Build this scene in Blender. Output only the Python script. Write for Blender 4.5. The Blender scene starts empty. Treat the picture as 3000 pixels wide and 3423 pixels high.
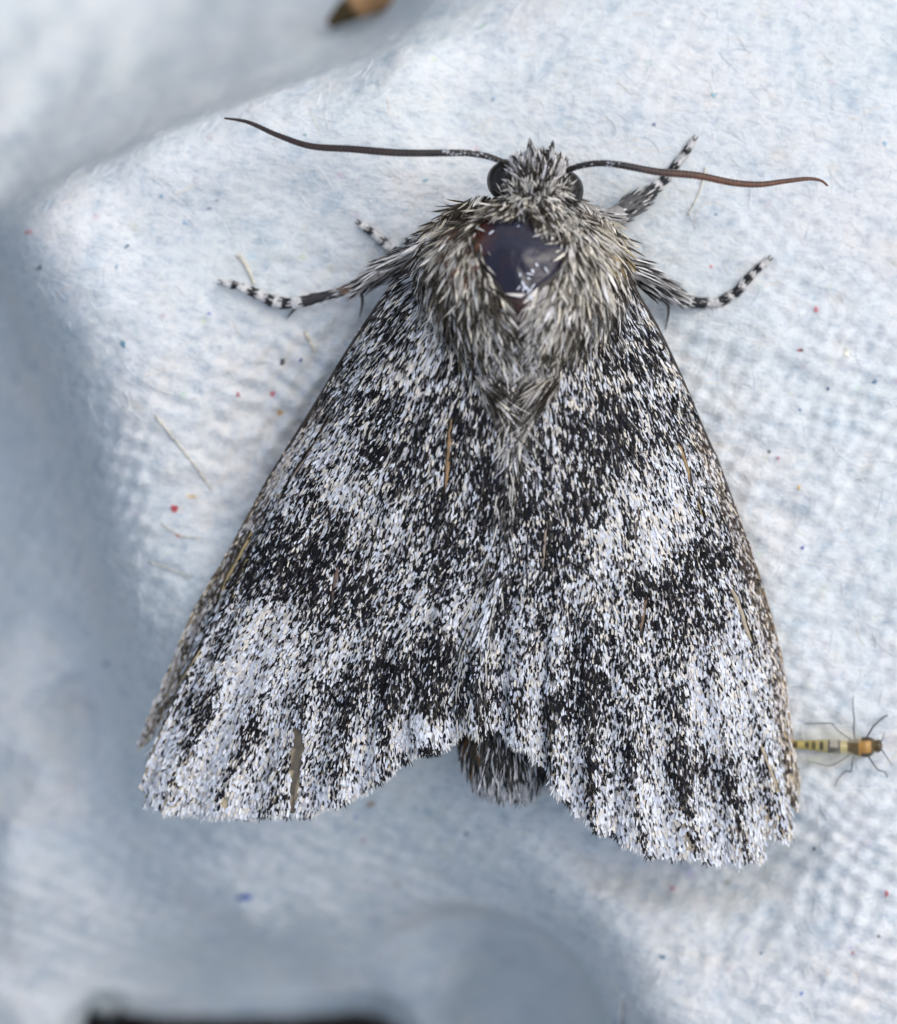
# A grey moth resting on a paper-pulp egg carton, with a tiny yellow gnat.  1 unit = 1 cm.
import bpy, math, random
import numpy as np
from mathutils import Vector

S = bpy.context.scene
S.unit_settings.system = 'METRIC'
S.unit_settings.scale_length = 0.01
R = math.radians
DIST = 12.0                       # camera height above the paper, cm
rng = np.random.default_rng(7)
random.seed(7)

# ------------------------------------------------------------------ camera
cd = bpy.data.cameras.new('camera')
cam = bpy.data.objects.new('camera', cd)
S.collection.objects.link(cam)
cam.location = (0, 0, DIST)
cd.sensor_fit = 'HORIZONTAL'
cd.sensor_width = 36.0
cd.lens = 36.0 * DIST / 3.0
cd.clip_start = 0.1
cd.clip_end = 400
cd.dof.use_dof = True
cd.dof.focus_distance = DIST - 0.33
cd.dof.aperture_fstop = 0.40
S.camera = cam

# ------------------------------------------------------------------ sky, sun, exposure
SUN_AZ, SUN_EL = R(60), R(56)     # azimuth clockwise from +Y
world = bpy.data.worlds.new('World')
S.world = world
world.use_nodes = True
wn = world.node_tree.nodes
sky = wn.new('ShaderNodeTexSky')
sky.sky_type = 'NISHITA'
sky.sun_disc = False
sky.sun_elevation = SUN_EL
sky.sun_rotation = SUN_AZ
sky.air_density = 1.0
sky.dust_density = 2.0
sky.ozone_density = 1.0
veil = wn.new('ShaderNodeHueSaturation')          # thin even cloud: the whole sky a little greyer
veil.inputs['Saturation'].default_value = 0.70
world.node_tree.links.new(sky.outputs['Color'], veil.inputs['Color'])
world.node_tree.links.new(veil.outputs['Color'], wn['Background'].inputs['Color'])
wn['Background'].inputs['Strength'].default_value = 0.15
sd = bpy.data.lights.new('sun', 'SUN')
sd.energy = 1.1
sd.angle = R(50)
sd.color = (1.0, 0.97, 0.93)
sun = bpy.data.objects.new('sun', sd)
S.collection.objects.link(sun)
sun.location = (3, 5, 8)
to_sun = Vector((math.sin(SUN_AZ) * math.cos(SUN_EL), math.cos(SUN_AZ) * math.cos(SUN_EL), math.sin(SUN_EL)))
sun.rotation_euler = to_sun.to_track_quat('Z', 'Y').to_euler()
S.view_settings.view_transform = 'Standard'
S.view_settings.look = 'None'
S.view_settings.gamma = 1.0
S.view_settings.use_curve_mapping = False
S.view_settings.exposure = 0.38

# ------------------------------------------------------------------ helpers
def W(px, py, z):
    """photo measurement (3000 x 3423) at height z -> point in the scene"""
    px, py, z = np.broadcast_arrays(np.asarray(px, float), np.asarray(py, float), np.asarray(z, float))
    s = (DIST - z) / DIST
    return np.stack([(px - 1500) / 1000 * s, (1711.5 - py) / 1000 * s, z], axis=-1)

def _hash(ix, iy, seed):
    h = (ix.astype(np.int64) * 374761393 + iy.astype(np.int64) * 668265263 + seed * 974711) & 0x7fffffff
    h = ((h ^ (h >> 13)) * 1274126177) & 0x7fffffff
    h = h ^ (h >> 16)
    return (h & 0xffff) / 32767.5 - 1.0

def vnoise(x, y, seed=0):
    x, y = np.asarray(x, float), np.asarray(y, float)
    ix, iy = np.floor(x), np.floor(y)
    fx, fy = x - ix, y - iy
    fx, fy = fx * fx * (3 - 2 * fx), fy * fy * (3 - 2 * fy)
    a, b = _hash(ix, iy, seed), _hash(ix + 1, iy, seed)
    c, d = _hash(ix, iy + 1, seed), _hash(ix + 1, iy + 1, seed)
    return (a * (1 - fx) + b * fx) * (1 - fy) + (c * (1 - fx) + d * fx) * fy

def fbm(x, y, seed=0, octaves=4):
    t, a, n = 0, 1.0, 0
    for k in range(octaves):
        t = t + a * vnoise(x * 2 ** k + 17.3 * k, y * 2 ** k - 9.1 * k, seed + k)
        n += a
        a *= 0.5
    return t / n

def unit(v):
    return v / np.maximum(np.linalg.norm(v, axis=-1, keepdims=True), 1e-9)

def inside(px, py, poly):
    poly = np.asarray(poly, float)
    r = np.zeros(np.shape(px), bool)
    x1, y1 = poly[-1]
    for x2, y2 in poly:
        c = ((y1 > py) != (y2 > py)) & (px < (x2 - x1) * (py - y1) / (y2 - y1 + 1e-12) + x1)
        r ^= c
        x1, y1 = x2, y2
    return r

def smooth_line(pts, n, raw=False):
    """resample a polyline (any dimension) to n points by arc length, Catmull-Rom unless raw"""
    p = np.asarray(pts, float)
    if not raw and len(p) > 2:
        q = np.vstack([2 * p[0] - p[1], p, 2 * p[-1] - p[-2]])
        out = []
        for i in range(1, len(q) - 2):
            for t in np.linspace(0, 1, 12, endpoint=False):
                out.append(0.5 * (2 * q[i] + (q[i + 1] - q[i - 1]) * t + (2 * q[i - 1] - 5 * q[i] + 4 * q[i + 1] - q[i + 2]) * t * t
                                  + (3 * q[i] - q[i - 1] - 3 * q[i + 1] + q[i + 2]) * t ** 3))
        out.append(p[-1])
        p = np.array(out)
    d = np.r_[0, np.cumsum(np.linalg.norm(np.diff(p[:, :2], axis=0), axis=1))]
    t = np.linspace(0, d[-1], n)
    return np.stack([np.interp(t, d, p[:, k]) for k in range(p.shape[1])], axis=1)

def mesh_obj(name, verts, faces, mat, parent=None, cols=None, smooth=False):
    """verts (N,3), faces (M,3) or (M,4) array; cols (N,3) per point"""
    verts = np.asarray(verts, np.float32)
    faces = np.asarray(faces, np.int32)
    me = bpy.data.meshes.new(name)
    k = faces.shape[1]
    me.vertices.add(len(verts))
    me.vertices.foreach_set('co', verts.ravel())
    me.loops.add(faces.size)
    me.loops.foreach_set('vertex_index', faces.ravel())
    me.polygons.add(len(faces))
    me.polygons.foreach_set('loop_start', np.arange(0, faces.size, k, dtype=np.int32))
    me.polygons.foreach_set('use_smooth', np.full(len(faces), smooth, bool))
    me.update(calc_edges=True)
    if cols is not None:
        a = me.color_attributes.new('col', 'FLOAT_COLOR', 'POINT')
        c = np.ones((len(verts), 4), np.float32)
        c[:, :3] = cols
        a.data.foreach_set('color', c.ravel())
    me.materials.append(mat)
    o = bpy.data.objects.new(name, me)
    S.collection.objects.link(o)
    if parent is not None:
        o.parent = parent
    return o

def tag(o, label=None, cat=None, group=None, kind=None):
    for k, v in (('label', label), ('category', cat), ('group', group), ('kind', kind)):
        if v:
            o[k] = v
    return o

def empty(name, loc):
    o = bpy.data.objects.new(name, None)
    o.empty_display_size = 0.2
    S.collection.objects.link(o)
    o.location = loc
    return o

def hold(o, parent):
    """parent o and keep it where it is"""
    o.parent = parent
    p, q = parent, Vector((0, 0, 0))
    while p is not None:
        q = q + p.location
        p = p.parent
    o.location = o.location - q
    return o

def tube(path, radii, sides=10, flat=1.0):
    """closed tapered tube along path; returns verts, quad faces, t per vertex"""
    p, r = np.asarray(path, float), np.asarray(radii, float)
    n = len(p)
    tan = unit(np.gradient(p, axis=0))
    up = np.tile([0.0, 0.0, 1.0], (n, 1))
    up[np.abs(tan[:, 2]) > 0.9] = [0, 1, 0]
    side = unit(np.cross(tan, up))
    up = np.cross(side, tan)
    a = np.linspace(0, 2 * np.pi, sides, endpoint=False)
    v = p[:, None] + r[:, None, None] * (np.cos(a)[None, :, None] * side[:, None] + flat * np.sin(a)[None, :, None] * up[:, None])
    v = v.reshape(-1, 3)
    i, j = np.meshgrid(np.arange(n - 1), np.arange(sides), indexing='ij')
    j2 = (j + 1) % sides
    f = np.stack([i * sides + j, i * sides + j2, (i + 1) * sides + j2, (i + 1) * sides + j], -1).reshape(-1, 4)
    c0, c1 = len(v), len(v) + 1
    v = np.vstack([v, p[0], p[-1]])
    jj = np.arange(0, sides, 2)
    cap0 = np.stack([np.full(len(jj), c0), (jj + 2) % sides, (jj + 1) % sides, jj], -1)
    e = (n - 1) * sides
    cap1 = np.stack([np.full(len(jj), c1), e + jj, e + (jj + 1) % sides, e + (jj + 2) % sides], -1)
    t = np.r_[np.repeat(np.linspace(0, 1, n), sides), 0, 1]
    return v, np.vstack([f, cap0, cap1]), t

HAIR = ((0, 0.55), (0.40, 1.0), (0.78, 0.62))
SCALE = ((0, 0.40), (0.45, 1.0), (0.84, 0.86))
def blades(root, d, nrm, length, width, bend, cols, prof=SCALE):
    """small tapered pointed blades: 7 points, 5 triangles each"""
    d, nrm = unit(d), unit(nrm)
    side = unit(np.cross(d, nrm))
    up = np.cross(side, d)
    N = len(root)
    L, Wd, B = length[:, None], width[:, None] * 0.5, bend[:, None]
    vs = []
    for t, w in prof:
        c = root + d * L * t - up * (B * L * t * t)
        vs += [c - side * Wd * w, c + side * Wd * w]
    vs.append(root + d * L - up * (B * L))
    v = np.stack(vs, 1).reshape(-1, 3)
    base = (np.arange(N) * 7)[:, None, None]
    f = np.array([[0, 1, 3], [0, 3, 2], [2, 3, 5], [2, 5, 4], [4, 5, 6]])[None] + base
    return v, f.reshape(-1, 3), np.repeat(cols, 7, axis=0)

# ------------------------------------------------------------------ materials
def new_mat(name):
    m = bpy.data.materials.new(name)
    m.use_nodes = True
    return m, m.node_tree.nodes, m.node_tree.links, m.node_tree.nodes['Principled BSDF']

def plain(name, col, rough=0.6, noise=0.25, scale=30.0, bump=0.0, spec=0.5):
    m, n, l, b = new_mat(name)
    tc = n.new('ShaderNodeTexCoord')
    nz = n.new('ShaderNodeTexNoise')
    nz.inputs['Scale'].default_value = scale
    nz.inputs['Detail'].default_value = 4
    l.new(tc.outputs['Object'], nz.inputs['Vector'])
    rp = n.new('ShaderNodeValToRGB')
    rp.color_ramp.elements[0].position, rp.color_ramp.elements[1].position = 0.3, 0.7
    rp.color_ramp.elements[0].color = tuple(c * (1 - noise) for c in col) + (1,)
    rp.color_ramp.elements[1].color = tuple(min(1, c * (1 + noise)) for c in col) + (1,)
    l.new(nz.outputs['Fac'], rp.inputs['Fac'])
    l.new(rp.outputs['Color'], b.inputs['Base Color'])
    b.inputs['Roughness'].default_value = rough
    b.inputs['Specular IOR Level'].default_value = spec
    if bump:
        bp = n.new('ShaderNodeBump')
        bp.inputs['Strength'].default_value = bump
        bp.inputs['Distance'].default_value = 0.01
        l.new(nz.outputs['Fac'], bp.inputs['Height'])
        l.new(bp.outputs['Normal'], b.inputs['Normal'])
    return m

def by_attr(name, rough=0.5, spec=0.4, mott=0.2, scale=60.0):
    """colour stored on the points, with a little procedural mottling"""
    m, n, l, b = new_mat(name)
    at = n.new('ShaderNodeAttribute')
    at.attribute_name = 'col'
    tc = n.new('ShaderNodeTexCoord')
    nz = n.new('ShaderNodeTexNoise')
    nz.inputs['Scale'].default_value = scale
    l.new(tc.outputs['Object'], nz.inputs['Vector'])
    mr = n.new('ShaderNodeMapRange')
    mr.inputs['From Min'].default_value, mr.inputs['From Max'].default_value = 0.3, 0.7
    mr.inputs['To Min'].default_value, mr.inputs['To Max'].default_value = 1 - mott, 1 + mott
    l.new(nz.outputs['Fac'], mr.inputs['Value'])
    mx = n.new('ShaderNodeVectorMath')
    mx.operation = 'SCALE'
    l.new(at.outputs['Color'], mx.inputs[0])
    l.new(mr.outputs['Result'], mx.inputs['Scale'])
    l.new(mx.outputs['Vector'], b.inputs['Base Color'])
    b.inputs['Roughness'].default_value = rough
    b.inputs['Specular IOR Level'].default_value = spec
    return m

def pulp_material():
    m, n, l, b = new_mat('paper_pulp')
    tc = n.new('ShaderNodeTexCoord')
    def noise(scale, detail=4, rough=0.6, vec=None):
        z = n.new('ShaderNodeTexNoise')
        z.inputs['Scale'].default_value = scale
        z.inputs['Detail'].default_value = detail
        z.inputs['Roughness'].default_value = rough
        l.new(vec or tc.outputs['Object'], z.inputs['Vector'])
        return z
    def ramp(src, stops):
        r = n.new('ShaderNodeValToRGB')
        e = r.color_ramp.elements
        while len(e) < len(stops):
            e.new(0.5)
        for k, (p, c) in enumerate(stops):
            e[k].position, e[k].color = p, tuple(c) + (1,)
        l.new(src, r.inputs['Fac'])
        return r
    def mix(a, bb, fac=None, mode='MIX', f=0.5):
        x = n.new('ShaderNodeMix')
        x.data_type, x.blend_type = 'RGBA', mode
        x.inputs['Factor'].default_value = f
        if fac is not None:
            l.new(fac, x.inputs['Factor'])
        l.new(a, x.inputs['A'])
        l.new(bb, x.inputs['B'])
        return x.outputs['Result']
    big = ramp(noise(1.6).outputs['Fac'], [(0.32, (0.70, 0.73, 0.72)), (0.5, (0.76, 0.775, 0.77)), (0.68, (0.80, 0.775, 0.745))])
    mid = ramp(noise(9, 5).outputs['Fac'], [(0.30, (0.66, 0.74, 0.80)), (0.45, (0.95, 0.96, 0.96)), (0.6, (1, 0.99, 0.97)), (0.75, (0.93, 0.88, 0.80))])
    c = mix(big.outputs['Color'], mid.outputs['Color'], mode='MULTIPLY', f=0.75)
    # felted fibre streaks
    mp = n.new('ShaderNodeMapping')
    mp.inputs['Scale'].default_value = (26, 44, 30)
    mp.inputs['Rotation'].default_value = (0, 0, R(14))
    l.new(tc.outputs['Object'], mp.inputs['Vector'])
    st = noise(1.0, 5, 0.65, mp.outputs['Vector'])
    sr = ramp(st.outputs['Fac'], [(0.30, (0.62, 0.70, 0.78)), (0.5, (0.96, 0.97, 0.97)), (0.72, (1.0, 1.0, 1.0))])
    c = mix(c, sr.outputs['Color'], mode='MULTIPLY', f=0.75)
    # pale tint specks of recycled print
    vo = n.new('ShaderNodeTexVoronoi')
    vo.inputs['Scale'].default_value = 9
    vo.inputs['Randomness'].default_value = 1.0
    ds = noise(40)
    ad = n.new('ShaderNodeVectorMath')
    ad.operation = 'MULTIPLY_ADD'
    ad.inputs[1].default_value = (0.03, 0.03, 0.03)
    l.new(ds.outputs['Color'], ad.inputs[0])
    l.new(tc.outputs['Object'], ad.inputs[2])
    l.new(ad.outputs['Vector'], vo.inputs['Vector'])
    lt = ramp(vo.outputs['Distance'], [(0.06, (1, 1, 1)), (0.16, (0, 0, 0))])
    hs = n.new('ShaderNodeHueSaturation')
    hs.inputs['Saturation'].default_value = 0.8
    hs.inputs['Value'].default_value = 0.8
    l.new(vo.outputs['Color'], hs.inputs['Color'])
    mm = n.new('ShaderNodeMath')
    mm.operation = 'MULTIPLY'
    mm.inputs[1].default_value = 0.22
    l.new(lt.outputs['Color'], mm.inputs[0])
    c = mix(c, hs.outputs['Color'], mm.outputs['Value'])
    l.new(c, b.inputs['Base Color'])
    b.inputs['Roughness'].default_value = 0.9
    b.inputs['Specular IOR Level'].default_value = 0.15
    bp = n.new('ShaderNodeBump')
    bp.inputs['Strength'].default_value = 0.7
    bp.inputs['Distance'].default_value = 0.014
    l.new(st.outputs['Fac'], bp.inputs['Height'])
    b2 = n.new('ShaderNodeBump')
    b2.inputs['Strength'].default_value = 0.35
    b2.inputs['Distance'].default_value = 0.006
    l.new(noise(70, 4).outputs['Fac'], b2.inputs['Height'])
    l.new(bp.outputs['Normal'], b2.inputs['Normal'])
    l.new(b2.outputs['Normal'], b.inputs['Normal'])
    return m

M_pulp = pulp_material()
M_fibre = by_attr('paper_fibre', 0.85, 0.2, 0.1)
M_scale = by_attr('wing_scale', 0.6, 0.14, 0.12)
M_hair = by_attr('hair_scale', 0.55, 0.25, 0.18)
M_skin = plain('body_cuticle', (0.030, 0.022, 0.018), 0.55, 0.4)
M_membrane = by_attr('wing_membrane', 0.45, 0.4, 0.25, 25)
M_leg = by_attr('leg_cuticle', 0.55, 0.4, 0.2)
M_eye = plain('moth_eye', (0.010, 0.008, 0.007), 0.32, 0.3, 200, 0.12)
M_antenna = by_attr('antenna', 0.42, 0.4, 0.25)
M_gnat = by_attr('gnat_cuticle', 0.35, 0.5, 0.15)
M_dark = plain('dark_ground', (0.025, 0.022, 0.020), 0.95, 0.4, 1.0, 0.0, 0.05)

# ------------------------------------------------------------------ the egg carton: measured heights -> smooth sheet
CTRL = [  # photo x, photo y, height in cm
    (1500, 330, 0), (1950, 120, -.02), (2500, 60, -.02), (3000, 0, -.05), (2950, 700, .02), (2950, 1500, .03), (2500, 1000, .03),
    (2000, 700, .03), (1500, 900, .02), (1000, 650, 0), (700, 700, -.02), (450, 800, -.03), (600, 1000, -.01), (1000, 1150, -.01),
    (1000, 1400, -.07), (700, 1400, -.04), (700, 1700, -.09), (1200, 1700, -.03), (1700, 1700, 0), (2200, 1900, 0), (2900, 2200, .02),
    # ridge of the cup
    (1350, 170, -.03), (900, 320, -.04), (500, 480, -.05), (170, 660, -.09), (70, 800, -.14), (250, 1100, -.10), (380, 1500, -.15),
    (460, 1850, -.18), (530, 2150, -.22), (620, 2450, -.27),
    # valley and next cup beyond the ridge
    (1230, 20, -.80), (800, 170, -.50), (400, 320, -.58), (20, 500, -.62), (760, -60, -1.0), (300, 110, -.98), (-50, 220, -.98),
    (900, -300, -1.15), (300, -300, -1.2), (-400, -300, -1.25), (1400, -220, -.62), (1900, -400, -.35), (-350, 150, -1.15), (-300, 600, -.95),
    # left wall
    (-60, 920, -.52), (90, 1300, -.48), (190, 1700, -.50), (270, 2100, -.56), (-180, 1200, -.74), (20, 1560, -.70), (60, 1900, -.62),
    (-120, 1900, -.76), (10, 2250, -.74), (130, 2550, -.62), (290, 2400, -.72), (90, 3000, -.70), (-150, 2600, -.80), (300, 2900, -.74),
    (-200, 3300, -.95), (330, 3250, -.95), (-450, 1500, -.85), (-500, 2500, -.85),
    # slope below the moth
    (1000, 2450, -.20), (1500, 2450, -.12), (2000, 2600, -.10), (2450, 2650, -.07), (2850, 2600, .0),
    (700, 2750, -.48), (1200, 2780, -.42), (1650, 2800, -.30), (2100, 2930, -.21), (2500, 3000, -.14), (2850, 2950, -.03),
    (800, 3080, -.70), (1300, 3080, -.66), (1620, 3050, -.55), (1800, 3120, -.55), (1860, 3000, -.33), (2010, 3140, -.31), (2090, 3400, -.33),
    (2250, 3200, -.17), (2400, 3400, -.10), (2750, 3300, -.02), (3000, 3250, .01), (3200, 2500, .02), (3100, 3500, -.1),
    (1500, 3300, -.80), (1880, 3330, -.72), (1940, 3420, -.68), (1000, 3300, -1.1), (650, 3280, -1.15), (1700, 3600, -1.1), (1000, 3700, -1.3),
    (2300, 3750, -.35), (2900, 3800, -.3), (3500, 3800, -.35), (3500, 1700, 0), (3500, 500, -.05), (3500, -300, -.3), (2700, -400, -.25),
    (300, 3800, -1.2), (-500, 3800, -1.3),
]
_c = np.array(CTRL)
_c[:, 2] = np.where(_c[:, 2] < -.3, -.3 + (_c[:, 2] + .3) * 1.9, _c[:, 2])       # the cups are deep
_cp = W(_c[:, 0], _c[:, 1], _c[:, 2])
def _tps(r2):
    return 0.5 * r2 * np.log(np.maximum(r2, 1e-12))
_n = len(_cp)
_K = _tps(((_cp[:, None, :2] - _cp[None, :, :2]) ** 2).sum(-1)) + 2e-4 * np.eye(_n)
_P = np.c_[np.ones(_n), _cp[:, :2]]
_sol = np.linalg.solve(np.block([[_K, _P], [_P.T, np.zeros((3, 3))]]), np.r_[_cp[:, 2], 0, 0, 0])

def ground_smooth(x, y):
    x, y = np.asarray(x, float), np.asarray(y, float)
    xf, yf = x.ravel(), y.ravel()
    z = _sol[_n] + _sol[_n + 1] * xf + _sol[_n + 2] * yf
    for k in range(_n):
        z = z + _sol[k] * _tps((xf - _cp[k, 0]) ** 2 + (yf - _cp[k, 1]) ** 2)
    z = z.reshape(x.shape)
    s = DIST / (DIST - z)
    px, py = x * 1000 * s + 1500, 1711.5 - y * 1000 * s
    for line, close in FOLDS:
        z = z - fold(px, py, line, close)
    deep = np.clip((-z - 0.45) / 0.5, 0, 1)
    return z + deep * 0.20 * fbm(x * 2.0 + 5, y * 1.5, 43, 3)

# sharp folds of the moulded pulp: line of (x, y, drop, width of the shoulder); the ground drops on the side closed by the second list
FOLDS = [
    ([(1560, -160, .30, 130), (1370, 120, .34, 130), (1150, 225, .40, 120), (900, 322, .42, 120), (650, 415, .40, 120), (400, 530, .36, 120), (180, 650, .28, 130), (40, 760, .12, 150), (-120, 840, .0, 160)],
     [(-900, 900), (-900, -900), (1500, -900)]),
    ([(40, 760, .0, 200), (110, 900, .12, 220), (230, 1120, .18, 220), (350, 1500, .18, 220), (430, 1850, .18, 210), (500, 2150, .15, 210), (560, 2500, .10, 220), (600, 2700, .0, 250)],
     [(-900, 2800), (-900, 700)]),
    ([(600, 3180, .0, 200), (900, 3120, .03, 180), (1200, 3060, .10, 150), (1430, 3015, .20, 100), (1620, 3025, .30, 65), (1780, 3085, .40, 50), (1900, 3165, .44, 45), (1985, 3270, .46, 45), (2040, 3400, .46, 45), (2060, 3600, .46, 60)],
     [(1900, 4200), (400, 4200)]),
    ([(150, 3500, .0, 80), (230, 3380, .4, 70), (300, 3312, .6, 70), (380, 3305, .75, 70), (520, 3332, .8, 70), (800, 3345, .8, 70), (1000, 3340, .8, 70), (1200, 3322, .75, 70), (1310, 3340, .6, 70), (1400, 3420, .4, 70), (1470, 3560, .0, 80)],
     [(1400, 4000), (200, 4000)]),
    ([(2090, 3240, .0, 80), (2120, 3330, .07, 60), (2200, 3430, .10, 60), (2260, 3600, .1, 70)], [(2080, 3600)]),
    ([(1700, 2850, .0, 120), (1900, 2950, .07, 120), (2100, 3040, .09, 130), (2350, 3085, .08, 150), (2600, 3030, .06, 160), (2780, 2900, .04, 150), (2850, 2700, .0, 150)], [(2500, 2600), (2000, 2650)]),
]
def fold(px, py, line, close):
    line = np.array(line, float)
    out = np.zeros(px.shape)
    k = inside(px, py, [tuple(p[:2]) for p in line] + close)
    if not k.any():
        return out
    x, y = px[k], py[k]
    best, drop, wid = np.full(x.shape, 1e18), np.zeros(x.shape), np.ones(x.shape)
    q = smooth_line(line, 40)
    for a_, b_ in zip(q[:-1], q[1:]):
        ab = b_[:2] - a_[:2]
        t = np.clip(((x - a_[0]) * ab[0] + (y - a_[1]) * ab[1]) / (ab @ ab), 0, 1)
        d2 = (x - a_[0] - t * ab[0]) ** 2 + (y - a_[1] - t * ab[1]) ** 2
        m = d2 < best
        best = np.where(m, d2, best)
        drop = np.where(m, a_[2] + (b_[2] - a_[2]) * t, drop)
        wid = np.where(m, a_[3] + (b_[3] - a_[3]) * t, wid)
    u = np.clip(np.sqrt(best) / wid, 0, 1)
    out[k] = np.maximum(drop, 0) * u * u * (3 - 2 * u)
    return out

def ground_rough(x, y):
    """felt relief of the pulp, cm"""
    amp = 0.40 + 0.75 * np.clip(0.5 - 1.1 * (y - 0.75), 0, 1)             # smoother over the top of the cup
    z = 0.018 * fbm(x * 3.0, y * 3.0, 3, 3)
    a = R(16)
    xr, yr = x * math.cos(a) + y * math.sin(a), -x * math.sin(a) + y * math.cos(a)
    amp = amp + 1.3 * np.exp(-((x + 0.55) / 0.38) ** 2 - ((y - 0.25) / 0.42) ** 2)
    z = z + amp * 0.012 * fbm(xr * 10, yr * 18, 11, 4)
    z = z + amp * 0.006 * fbm(x * 24, y * 24, 29, 2)
    z = z + amp * (0.0050 + 0.0050 * vnoise(x * 2.6, y * 2.6, 19)) * np.sin(xr * 62 + 2.4 * vnoise(x * 5, y * 5, 5)) * np.sin(yr * 70 + 2.4 * vnoise(x * 5, y * 5, 6))   # wire-mesh print
    return z

def ground(x, y):
    return ground_smooth(x, y) + ground_rough(x, y)

NX, NY = 430, 470
gx, gy = np.meshgrid(np.linspace(-2.15, 2.15, NX), np.linspace(-2.35, 2.35, NY))
gz = ground(gx, gy)
verts = np.stack([gx, gy, gz], -1).reshape(-1, 3)
ii, jj = np.meshgrid(np.arange(NY - 1), np.arange(NX - 1), indexing='ij')
quads = np.stack([ii * NX + jj, ii * NX + jj + 1, (ii + 1) * NX + jj + 1, (ii + 1) * NX + jj], -1).reshape(-1, 4)
qc = verts[quads].mean(1)
s_ = DIST / (DIST - qc[:, 2])
qpx, qpy = qc[:, 0] * 1000 * s_ + 1500, 1711.5 - qc[:, 1] * 1000 * s_
HOLE = [(250, 3500), (300, 3370), (345, 3362), (440, 3385), (600, 3400), (800, 3402), (1000, 3396), (1180, 3380), (1270, 3390), (1350, 3440), (1300, 3700), (360, 3700)]
quads = quads[~inside(qpx, qpy, HOLE)]
carton = mesh_obj('egg_carton', verts, quads, M_pulp, smooth=True)
sol = carton.modifiers.new('thickness', 'SOLIDIFY')
sol.thickness, sol.offset = 0.06, -1.0
tag(carton, 'pale grey recycled paper-pulp egg carton under the moth', 'egg carton')

# ground far below, seen only through the gap in the carton
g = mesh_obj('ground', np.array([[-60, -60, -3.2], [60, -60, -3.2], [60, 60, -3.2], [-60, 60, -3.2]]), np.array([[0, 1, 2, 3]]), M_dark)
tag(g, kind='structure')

# loose paper fibres lying on the pulp: nobody could count them
NF = 3200
fx, fy = rng.uniform(-1.9, 1.9, NF), rng.uniform(-2.0, 2.0, NF)
_fz = ground_smooth(fx, fy)
_fk = ~inside(fx * 1000 * DIST / (DIST - _fz) + 1500, 1711.5 - fy * 1000 * DIST / (DIST - _fz), [(230, 3700), (230, 3280), (1430, 3280), (1430, 3700)])
fx, fy = fx[_fk], fy[_fk]
NF = len(fx)
fl = rng.gamma(3.0, 0.016, NF) + 0.02
fa = rng.normal(R(15), 1.2, NF)
fcv = rng.normal(0, 9, NF)
seg = np.linspace(-0.5, 0.5, 6)
ang = fa[:, None] + fcv[:, None] * fl[:, None] * seg[None]
st = fl[:, None] / 5
X = fx[:, None] + np.cumsum(np.cos(ang) * st, 1)
Y = fy[:, None] + np.cumsum(np.sin(ang) * st, 1)
Z = ground(X, Y) + 0.0004 + 0.003 * rng.uniform(0, 1, NF)[:, None] * (1 - (2 * seg[None]) ** 2)
fw = rng.uniform(0.0008, 0.0017, NF)
px_, py_ = -np.sin(ang) * fw[:, None], np.cos(ang) * fw[:, None]
A = np.stack([X - px_, Y - py_, Z], -1)
B = np.stack([X + px_, Y + py_, Z], -1)
T = np.stack([X, Y, Z + fw[:, None] * 1.2], -1)
V = np.stack([A, T, B], 2).reshape(-1, 3)                              # N,6,3
b0 = np.arange(NF)[:, None] * 18
fs = []
for k in range(5):
    for a_, b_ in ((0, 1), (1, 2)):
        fs.append(np.stack([b0[:, 0] + k * 3 + a_, b0[:, 0] + k * 3 + b_, b0[:, 0] + (k + 1) * 3 + b_, b0[:, 0] + (k + 1) * 3 + a_], -1))
F = np.concatenate(fs)
pal = np.array([[.78, .80, .80], [.85, .85, .83], [.66, .72, .76], [.76, .70, .58], [.58, .64, .68], [.84, .82, .78]])
fc = np.repeat(pal[rng.choice(6, NF, p=[.3, .3, .14, .05, .07, .14])], 18, 0)
fib = mesh_obj('paper_fibres', V, F, M_fibre, carton, fc, True)
tag(fib, kind='stuff')

def ground_at(px, py):
    p = W(px, py, 0.0)
    for _ in range(4):
        p = W(px, py, ground(p[..., 0], p[..., 1]))
    return p

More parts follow.
